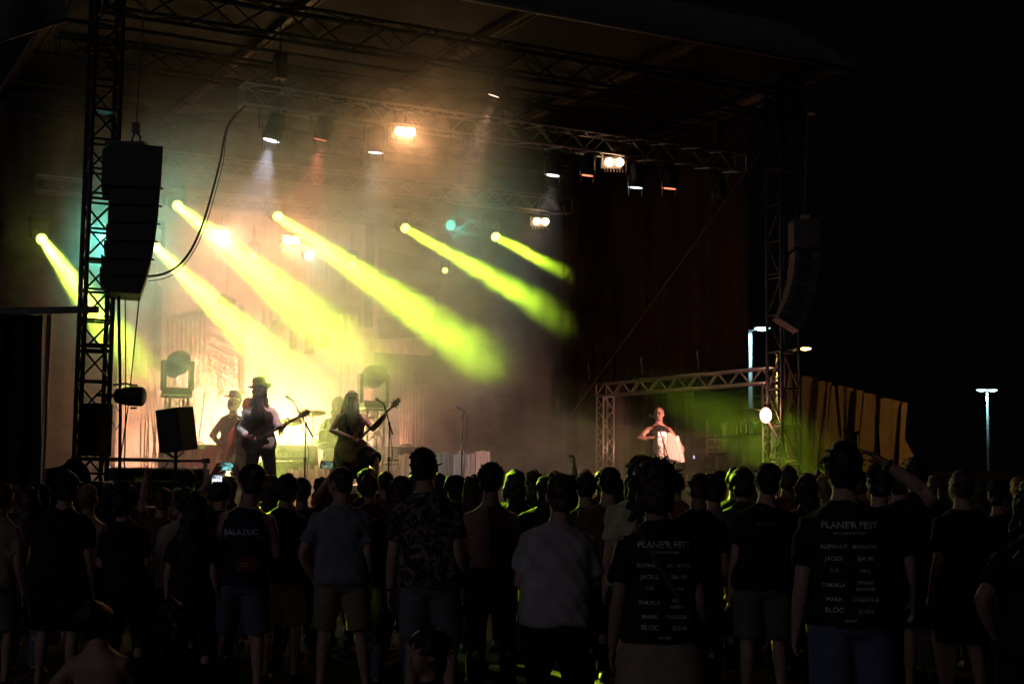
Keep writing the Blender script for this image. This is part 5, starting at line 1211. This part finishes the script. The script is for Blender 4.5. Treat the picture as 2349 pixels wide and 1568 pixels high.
# ================================================================== the crowd
def crowd(label, px, py, Y, **kw):
    x, y = put(px, Y); H = at(px, py, Y).z + kw.pop('dh', 0)
    kw.setdefault('vox', .018 if Y < 12.5 else .026); kw.setdefault('face', (1174-px)/2349*30 + random.uniform(-4, 4))
    kw.setdefault('group', 'spectators'); kw.setdefault('hands', Y < 13)
    kw.setdefault('lean', random.uniform(-5, 5)); kw.setdefault('side', random.uniform(-4, 4)); kw.setdefault('hpitch', random.uniform(-6, 8)); kw.setdefault('hyaw', random.uniform(-16, 16))
    return person(label, (x, y), H, **kw)
# --- nearest spectators
w1 = crowd('woman with bushy hair in a black festival shirt and beige skirt, back to us', 1515, 1040, 7.6, hair=('curly', 'brown'), top=('tee', 'black'), bottom=('skirt', 'beige'), arms=('down', 'down'), build=1.02, skin=1, vox=.016, face=2, dh=-.07)
m1 = crowd('tall man in a black festival shirt with one hand on his head', 1948, 1021, 7.9, hair=('short', 'black'), top=('tee', 'black'), bottom=('shorts', 'denim'), arms=('down', 'crown'), build=1.12, vox=.016, face=-4)
w2 = crowd('person in a plain white sleeveless top and dark trousers, arms folded', 1275, 1094, 8.6, hair=('short', 'brown'), top=('tee', 'white'), bottom=('trousers', 'black'), arms=('fold', 'fold'), build=1.10, vox=.016, face=3)
m2 = crowd('tall man in a dark floral shirt and grey shorts', 990, 1028, 10.2, hair=('crop', 'black'), top=('tee', 'floral'), bottom=('shorts', 'grey'), arms=('down', 'down'), build=1.05, vox=.016, face=-3, hyaw=-14)
m3 = crowd('bearded man in a blue grey shirt and khaki shorts, head turned', 789, 1073, 11.3, hair=('crop', 'brown'), top=('tee', 'bluegrey'), bottom=('shorts', 'khaki'), arms=('pocket', 'down'), legs=('rest', 'wide'), build=1.08, vox=.016, face=6, hyaw=42)
m4 = crowd('man in a cap and navy basketball jersey lettered BALAZUC', 560, 1072, 11.0, hair=('cap', 'black'), top=('tank', 'navy'), bottom=('shorts', 'denim'), arms=('down', 'fold'), legs=('wide', 'rest'), build=1.08, vox=.016, face=2, hyaw=24)
m5 = crowd('man in a dark shirt with a pale number 0 on his back', 650, 1092, 11.9, hair=('short', 'black'), top=('tee', 'black'), bottom=('shorts', 'khaki'), arms=('fold', 'fold'), build=1.05, skin=1, face=-10)
m6 = crowd('shirtless man with a dark red scarf down his back', 1127, 1066, 11.0, hair=('short', 'black'), top=(None, 'black'), bottom=('trousers', 'black'), arms=('fold', 'fold'), build=1.0, skin=1, face=3)
strands(m6, 'red_scarf', C['red'], lambda k: m6['bend']((-.01+.08*k, -.10, 1.46)), lambda k: m6['bend']((.02+.12*k, -.13, 1.08)), 40, .016, .014)
m7 = crowd('man in a cream shirt behind the woman with bushy hair', 1462, 1052, 10.8, hair=('locks', 'black'), top=('tee', 'cream'), bottom=('shorts', 'black'), build=1.08, face=0)
m8 = crowd('broad man in a black shirt with a small emblem between the shoulders', 1745, 1067, 10.9, hair=('short', 'black'), top=('tee', 'black'), bottom=('shorts', 'grey'), arms=('down', 'fold'), build=1.12, face=2)
m9 = crowd('balding man in dark grey beside the bushy haired woman', 1592, 1088, 11.2, hair=('crop', 'brown'), top=('tee', 'black'), bottom=('trousers', 'black'), build=1.05, skin=1)
m10 = crowd('short haired spectator in a beige grey shirt before the cream amplifier', 1641, 1100, 12.4, hair=('short', 'black'), top=('tee', 'rosegrey'), bottom=('trousers', 'black'))
m11 = crowd('broad man in a black shirt at the near end, by the dark wing', 140, 1086, 11.3, hair=('short', 'black'), top=('tee', 'black'), bottom=('shorts', 'black'), build=1.2, face=-4)
m12 = crowd('tall man with crossed light behind the hand-on-head man', 2112, 1054, 11.6, hair=('short', 'black'), top=('tee', 'black'), bottom=('shorts', 'black'), arms=('fold', 'fold'), build=1.1, face=10)
m12['t']['label'] = 'tall man in black standing just beyond the hand-on-head man'
m13 = crowd('man with cropped hair in black, between tall man and the picture\'s dark edge', 2200, 1080, 10.8, hair=('crop', 'brown'), top=('tee', 'black'), bottom=('shorts', 'black'), arms=('down', 'down'), build=1.1, face=14)
m13['t']['label'] = 'cropped haired man in black below the lonely cyan street lamp'
m14 = crowd('person in a dark top with pale piping, arm bent, cut by the frame', 2352, 1108, 7.4, hair=('long', 'black'), top=('tee', 'black'), bottom=('trousers', 'black'), arms=('hip', 'hip'), skin=1, face=16)
m15 = crowd('man in a cream shirt and dark bag, beside the jersey wearer', 420, 1122, 11.9, hair=('short', 'black'), top=('tee', 'cream'), bottom=('trousers', 'black'), build=1.06, face=-6)
m16 = crowd('spectator all in black in front of the cream shirted man with the bag', 448, 1131, 10.9, hair=('long', 'black'), top=('tee', 'black'), bottom=('trousers', 'black'), build=.95, face=-6)
m17 = crowd('curly haired person holding a camera up, in black', 296, 1120, 11.2, hair=('curly', 'black'), top=('tee', 'black'), bottom=('trousers', 'black'), arms=('drink', 'drink'), build=1.0, face=-6)
m18 = crowd('blond shirtless man before the near lattice tower', 211, 1114, 12.6, hair=('short', 'fair'), top=(None, 'black'), bottom=('shorts', 'black'), build=.98, skin=0, face=-18)
m19 = crowd('long haired person in dark clothes beside the broad man in black', 66, 1122, 12.2, hair=('long', 'brown'), top=('tee', 'black'), bottom=('trousers', 'denim'), face=-10)
m20 = crowd('person in a pale beige shirt at the frame edge, near the dark wing', -2, 1110, 11.4, hair=('short', 'brown'), top=('tee', 'beige'), bottom=('shorts', 'grey'), face=-10)
m21 = crowd('spectator raising a fist before the lower flight case', 372, 1122, 12.8, hair=('short', 'brown'), top=('tee', 'brown'), bottom=('trousers', 'black'), arms=('fist', 'down'), face=-6, hands=True, curl=1.3)
ph1 = crowd('spectator filming with a phone held high in both hands', 499, 1102, 12.9, hair=('short', 'black'), top=('tee', 'black'), bottom=('trousers', 'black'), arms=('phone', 'phone'), face=-2, hands=True, curl=.9)
ph2 = crowd('spectator reaching up with a phone in one hand before the bass player', 787, 1100, 13.6, hair=('short', 'brown'), top=('tee', 'black'), bottom=('trousers', 'black'), arms=('phone', 'down'), face=0, hands=True, curl=1.0)
m22 = crowd('long haired spectator beside the bearded man in blue grey', 905, 1098, 11.6, hair=('long', 'brown'), top=('tee', 'black'), bottom=('trousers', 'denim'), face=0)
m23 = crowd('spectator with a thick neck before the dark middle of the stage', 1385, 1072, 11.4, hair=('crop', 'black'), top=('tee', 'brown'), bottom=('trousers', 'black'), build=1.1, face=0)
m24 = crowd('round headed spectator just before the truss arch leg', 1348, 1088, 12.2, hair=('short', 'black'), top=('tee', 'dkgreen'), bottom=('trousers', 'black'), build=1.1)
m25 = crowd('spectator with spiked hair before the brown tarpaulin', 1869, 1088, 13.8, hair=('mohawk', 'brown'), top=('tee', 'black'), bottom=('trousers', 'black'))
m26 = crowd('spectator wearing a cap with a pale badge behind the hand-on-head man', 2003, 1070, 10.2, hair=('cap', 'black'), top=('tee', 'black'), bottom=('trousers', 'black'), face=-4)
m27 = crowd('bald spectator rimmed by yellow light before the dark stage middle', 1333, 1075, 15.2, hair=('bald', 'black'), top=('tee', 'brown'), bottom=('trousers', 'black'), skin=0)
m28 = crowd('spectator with raised fist before the dark middle of the stage', 1273, 1088, 14.6, hair=('short', 'black'), top=('tee', 'black'), bottom=('trousers', 'black'), arms=('down', 'fist'), hands=True, curl=1.4, face=0)
# --- seated on the ground
s1 = crowd('shirtless man sitting on the ground leaning back on one arm', 262, 1400, 8.9, dh=.86, hair=('short', 'black'), top=(None, 'black'), bottom=('shorts', 'black'), arms=('prop', 'knee'), legs=('sitflat', 'sit'), dz=-.80, skin=0, build=1.06, vox=.018, face=-16, lean=-8, hpitch=-30)
s2 = crowd('person in dark clothes sitting beside the shirtless man', 398, 1428, 9.2, dh=.86, hair=('long', 'black'), top=('tee', 'black'), bottom=('trousers', 'black'), arms=('knee', 'knee'), legs=('sit', 'sit'), dz=-.80, skin=0, vox=.018, face=-30, hyaw=-30)
s3 = crowd('person sitting low in front, face turned toward us', 1000, 1478, 7.9, dh=.76, hair=('curly', 'black'), top=('tee', 'black'), bottom=('trousers', 'black'), arms=('knee', 'knee'), legs=('sit', 'sit'), dz=-.80, skin=1, vox=.018, face=110, hyaw=20)
# --- the packed rows below the stage
FILL = [(612, 1092, 14.2), (655, 1094, 13.4), (700, 1100, 13.2), (738, 1098, 14.6), (832, 1082, 15.4), (858, 1091, 14.4), (885, 1083, 14.9), (935, 1098, 13.7), (948, 1082, 16.0), (1046, 1098, 14.0), (1078, 1094, 12.9), (1178, 1080, 14.2), (1222, 1084, 15.5), (1240, 1096, 13.6), (1304, 1090, 14.3), (1408, 1094, 13.6), (1540, 1086, 15.3), (1614, 1094, 14.4), (1684, 1079, 14.6), (1713, 1082, 13.9), (1796, 1073, 14.3), (1816, 1084, 15.0), (1838, 1092, 12.6), (1906, 1092, 13.1), (1975, 1086, 14.5), (2046, 1086, 13.2), (2070, 1080, 12.5), (2150, 1092, 14.2), (2244, 1104, 13.2), (2290, 1106, 12.6), (2330, 1096, 15.0), (30, 1118, 14.0), (102, 1118, 14.4), (178, 1112, 14.8), (250, 1112, 15.2), (330, 1110, 14.6), (404, 1122, 14.2), (440, 1080, 14.5), (478, 1108, 14.6), (530, 1096, 14.8), (575, 1100, 15.4), (765, 1088, 15.6), (1010, 1090, 15.4), (1120, 1092, 15.4), (1265, 1084, 16.0), (1372, 1082, 15.6), (1450, 1084, 15.6), (1655, 1086, 15.8), (1750, 1080, 15.4), (1940, 1084, 15.6)]
WHERE = [(60, 'by the black cloth wing'), (200, 'before the brown grey curtain'), (300, 'at the foot of the near tower'), (395, 'below the stage railing'), (480, 'below the black speaker on its pole'), (590, 'below the smoke-veiled fiddler'), (650, 'below the man in the hat'), (725, 'below the first microphone stand'), (800, 'below the drum kit'), (850, 'below the bass player'), (915, 'below the amber bass neck'), (985, 'before the tall plank fence'), (1060, 'beside the tall floral shirt man'), (1130, 'at the end of the plank fence'), (1200, 'beyond the red scarf man'), (1290, 'before the dark stage middle'), (1400, 'before the arch\'s far leg'), (1490, 'below the accordion player'), (1570, 'below the open case'), (1640, 'below the cream amplifier'), (1700, 'below the thin pale tubes'), (1770, 'below the round spotlight'), (1850, 'where the tarpaulin begins'), (1920, 'before the tarpaulin creases'), (1990, 'behind the hand-on-head man'), (2080, 'at the tarpaulin\'s far edge'), (2180, 'past the tarpaulin'), (2270, 'under the lonely street lamp'), (2400, 'at the dark far edge of the crowd')]
random.seed(21)
HK = [('short', 'black', 'short black hair'), ('short', 'brown', 'short brown hair'), ('long', 'brown', 'long brown hair'), ('crop', 'black', 'cropped hair'), ('curly', 'black', 'curly black hair'), ('bun', 'brown', 'hair bun'), ('pony', 'brown', 'ponytail'), ('short', 'fair', 'fair hair'), ('cap', 'black', 'dark cap'), ('long', 'black', 'long black hair')]
used = set()
for i, (px, py, Y) in enumerate(FILL):
    for k in range(40):
        hk, hm, hw = random.choice(HK); tc = random.choice(['black', 'black', 'navy', 'brown', 'grey', 'dkgreen', 'red']); wh = next(w for lim, w in WHERE if px < lim)
        tw = {'black': 'black top', 'navy': 'navy top', 'brown': 'brown top', 'grey': 'grey top', 'dkgreen': 'dark green top', 'red': 'dark red top'}[tc]
        lb = 'spectator, %s, %s, %s' % (hw, tw, wh)
        if lb not in used: break
    used.add(lb)
    pf = crowd(lb, px, py, Y, hair=(hk, hm), top=('tee', tc), bottom=('trousers', random.choice(['black', 'denim', 'grey'])), arms=(random.choice(['down', 'fold', 'pocket', 'drink', 'hip', 'back']), random.choice(['down', 'fold', 'pocket', 'drink', 'hip', 'back'])), legs=(random.choice(['stand', 'rest', 'wide', 'step']), random.choice(['stand', 'rest', 'wide', 'step'])), skin=random.choice((0, 0, 1, 1, 2)), build=random.uniform(.94, 1.12), face=(1174-px)/2349*30+random.uniform(-14, 14), hyaw=random.uniform(-25, 25), group='spectators in the packed rows')
    if i % 7 == 3:
        MB().box(pf['bend']((0, -.20, 1.22)), (.28, .15, .40)).build('backpack', C['dkgreen'] if i % 2 else C['black'], pf['t'], bevel=.04)
        for x in (-1, 1): MB().tube([pf['bend']((x*.10, -.14, 1.10)), pf['bend']((x*.12, -.08, 1.47)), pf['bend']((x*.12, .12, 1.38))], [(.022, .006)]*3, 8, up=(1, 0, 0)).build('strap', C['black'], pf['t'], True)

flush_jobs()
# --- prints on the shirts
def block(w, h): return ([(-w, -h), (w, -h), (w, h), (-w, h)], [(0, 1, 2, 3)])
print_on(m4, 'BALAZUC', 0, 1.27, .060, name='lettering')
print_on(m4, ([(-.09+.18*i/6, -.055+.11*j/4) for j in range(5) for i in range(7)], [(j*7+i, j*7+i+1, (j+1)*7+i+1, (j+1)*7+i) for j in range(4) for i in range(6)]), .06, 1.05, 1.0, mat('dark_red_print', (.10, .018, .02), .8), name='printed_panel')
print_on(m5, '0', -.09, 1.17, .22, ink_y, name='number')
LIST = [("PLANE'R FEST", 0, 1.365, .050), ('ROCK IN NORTHERN', 0, 1.335, .018), ('ELEPHANT', -.068, 1.265, .034), ('MONONC', .068, 1.265, .034), ('JACKSI', -.068, 1.205, .038), ('RM-90', .068, 1.205, .038), ('S.I.B', -.068, 1.15, .030), ('PAUL', .068, 1.15, .026), ('SIMUKLA', -.068, 1.075, .034), ('SIDILAR', .068, 1.09, .028), ('BARRAGE', .068, 1.058, .028), ('MARK', -.068, 1.005, .036), ('TAGADA D', .068, 1.005, .034), ('BLOC', -.068, .95, .044), ('IZ BAR', .068, .95, .032), ('samedi', 0, .905, .024)]
for inf, dx in ((w1, 0), (m1, -.03)):
    for txt, x, z, s_ in LIST: print_on(inf, txt, x*1.12+dx, z, s_*(.80 if x else .92))
print_on(m8, 'HUMAN', 0, 1.345, .040, mat('dim_ink', (.14, .14, .15), .8), name='emblem')
flush_prints()
# logo strokes on the jersey panel
sh = m4['shirt']; bv = BVHTree.FromPolygons([v.co for v in sh.data.vertices], [tuple(p.vertices) for p in sh.data.polygons])
lg = MB()
for (xa, za, xb, zb) in ((.0, 1.01, .10, 1.09), (.005, 1.035, .07, 1.035), (.0, 1.055, .06, 1.06), (.04, 1.01, .08, 1.05), (.09, 1.02, .12, 1.03)):
    pts = []
    for k in range(6):
        x, z = xa+(xb-xa)*k/5, za+(zb-za)*k/5; h = bv.ray_cast(V(x, -1, z), V(0, 1, 0)); pts.append(V(x, (h[0].y if h[0] else -.12)-.012, z))
    lg.tube(pts, .005, 5)
tag(lg.build('emblem', mat('pale_red_ink', (.42, .16, .14), .8), m4['t']), kind='stuff')
# piping of the jersey, cap badge, strap, wristbands
for x in (-1, 1): MB().tube([m4['bend']((x*.135, -.10, 1.24)), m4['bend']((x*.148, -.068, 1.33)), m4['bend']((x*.135, -.05, 1.44))], .006, 5).build('piping', ink_m, m4['t'], True)
MB().tube([m4['bend']((.075*math.sin(a), -.055-.03*math.cos(a), 1.485-.02*math.cos(a))) for a in [-1.5+3*i/10 for i in range(11)]], .006, 5).build('collar_piping', ink_m, m4['t'], True)
hd = m4['hd']; MB().lathe(hd(-.02, -.118, .07), m4['Mh'] @ V(-.15, -1, .25), [(0, .030), (.004, .028), (.006, 0)], 16).build('cap_badge', mat('badge_grey', (.12, .11, .11), .7), m4['t'])
MB().tube([w1['bend']((-.11, -.11, 1.46)), w1['bend']((-.03, -.145, 1.30)), w1['bend']((.08, -.15, 1.12)), w1['bend']((.17, -.12, .98))], [(.016, .004)]*4, 8, up=(1, 0, 0)).build('bag_strap', C['brown'], w1['t'], True)
w = w1['HP']; MB().box((-.10, -.155, .985), (.02, .01, .03)).build('belt_clip', chrome, w1['t'])
for x in (-1, 1): MB().tube([m14['bend']((x*.20, -.06, 1.36)), m14['bend']((x*.15, -.068, 1.42)), m14['bend']((x*.09, -.068, 1.47))], .005, 5).build('piping', ink_m, m14['t'], True)
for inf, i in ((m2, 0), (m1, 1)):
    a, b = inf['EL'][i].lerp(inf['WR'][i], .9), inf['EL'][i].lerp(inf['WR'][i], .96); MB().cyl(a, b, .034, n=12).build('wristband', black, inf['t'], True)
MB().tube([m2['hd'](.08, .0, .012), m2['hd'](.088, .06, .012), m2['hd'](.075, .10, .008)], .005, 5).build('glasses', black, m2['t'])
strands(m3, 'beard', HAIRM['brown'], lambda k: m3['hd'](-.055+.11*k, .06, -.055), lambda k: m3['hd'](-.05+.10*k, .075, -.125), 50, .012, .012)
# --- phones and camera
def phone(label, px, py, Y, w, h, tilt=0, bright=1.0, tint=(.45, .8, .75)):
    t = thing('phone', label, 'phone', at(px, py, Y), R(4), 'phones held up in the crowd'); rot = Matrix.Rotation(R(tilt), 3, 'Y')
    MB().box((0, .006, 0), (w, .009, h), rot).build('case', black, t, bevel=.003)
    m = bpy.data.materials.new('phone_screen'); m.use_nodes = True; nt = m.node_tree; b = nt.nodes['Principled BSDF']; b.inputs['Base Color'].default_value = (.02, .02, .02, 1)
    tc = nt.nodes.new('ShaderNodeTexCoord'); n = nt.nodes.new('ShaderNodeTexNoise'); n.inputs['Scale'].default_value = 26; nt.links.new(tc.outputs['Object'], n.inputs[0])
    r = nt.nodes.new('ShaderNodeValToRGB'); e = r.color_ramp.elements; e[0].position = .40; e[0].color = (.02, .04, .05, 1); e[1].position = .62; e[1].color = (*tint, 1); nt.links.new(n.outputs['Fac'], r.inputs[0]); nt.links.new(r.outputs[0], b.inputs['Emission Color']); b.inputs['Emission Strength'].default_value = bright
    MB().box((0, -.0005, 0), (w*.84, .003, h*.86), rot).build('screen', m, t)
    return t
for i in (0, 1): pass
Mw = ph1['t'].matrix_basis
def world_of(inf, p): return Matrix.Translation(inf['t'].location) @ inf['t'].rotation_euler.to_matrix().to_4x4() @ Matrix.Scale(inf['s'], 4) @ Vector(p)
c = (world_of(ph1, ph1['WR'][0])+world_of(ph1, ph1['WR'][1]))/2+V(0, .03, .07)
t = phone('phone filming the stage in two raised hands', 495, 1071, 12.9, .125, .075, 0, 1.1, (.25, .75, .70)); t.location = c
c = world_of(ph2, ph2['WR'][0])+V(-.05, .02, .09)
t = phone('phone tilted in one raised hand under the drum kit', 742, 1065, 13.6, .13, .075, 3, .45, (.5, .7, .45)); t.location = c
phone('bright phone screen low between the cap and the raised arms', 498, 1097, 12.4, .10, .06, 2, 2.0, (.75, .75, 1.0))
phone('small bright phone glimpsed beside the neck of the jersey wearer', 578, 1137, 12.2, .045, .07, 15, 2.2, (.7, .7, 1.0))
w = world_of(m17, (m17['WR'][0]+m17['WR'][1])/2)+V(.05, .05, .12)
t = thing('camera', 'black camera held up by the curly haired person', 'camera', w); MB().box((0, 0, 0), (.13, .06, .09)).build('body', black, t, bevel=.01); MB().cyl((0, .03, 0), (0, .13, 0), .035).build('barrel', black, t)
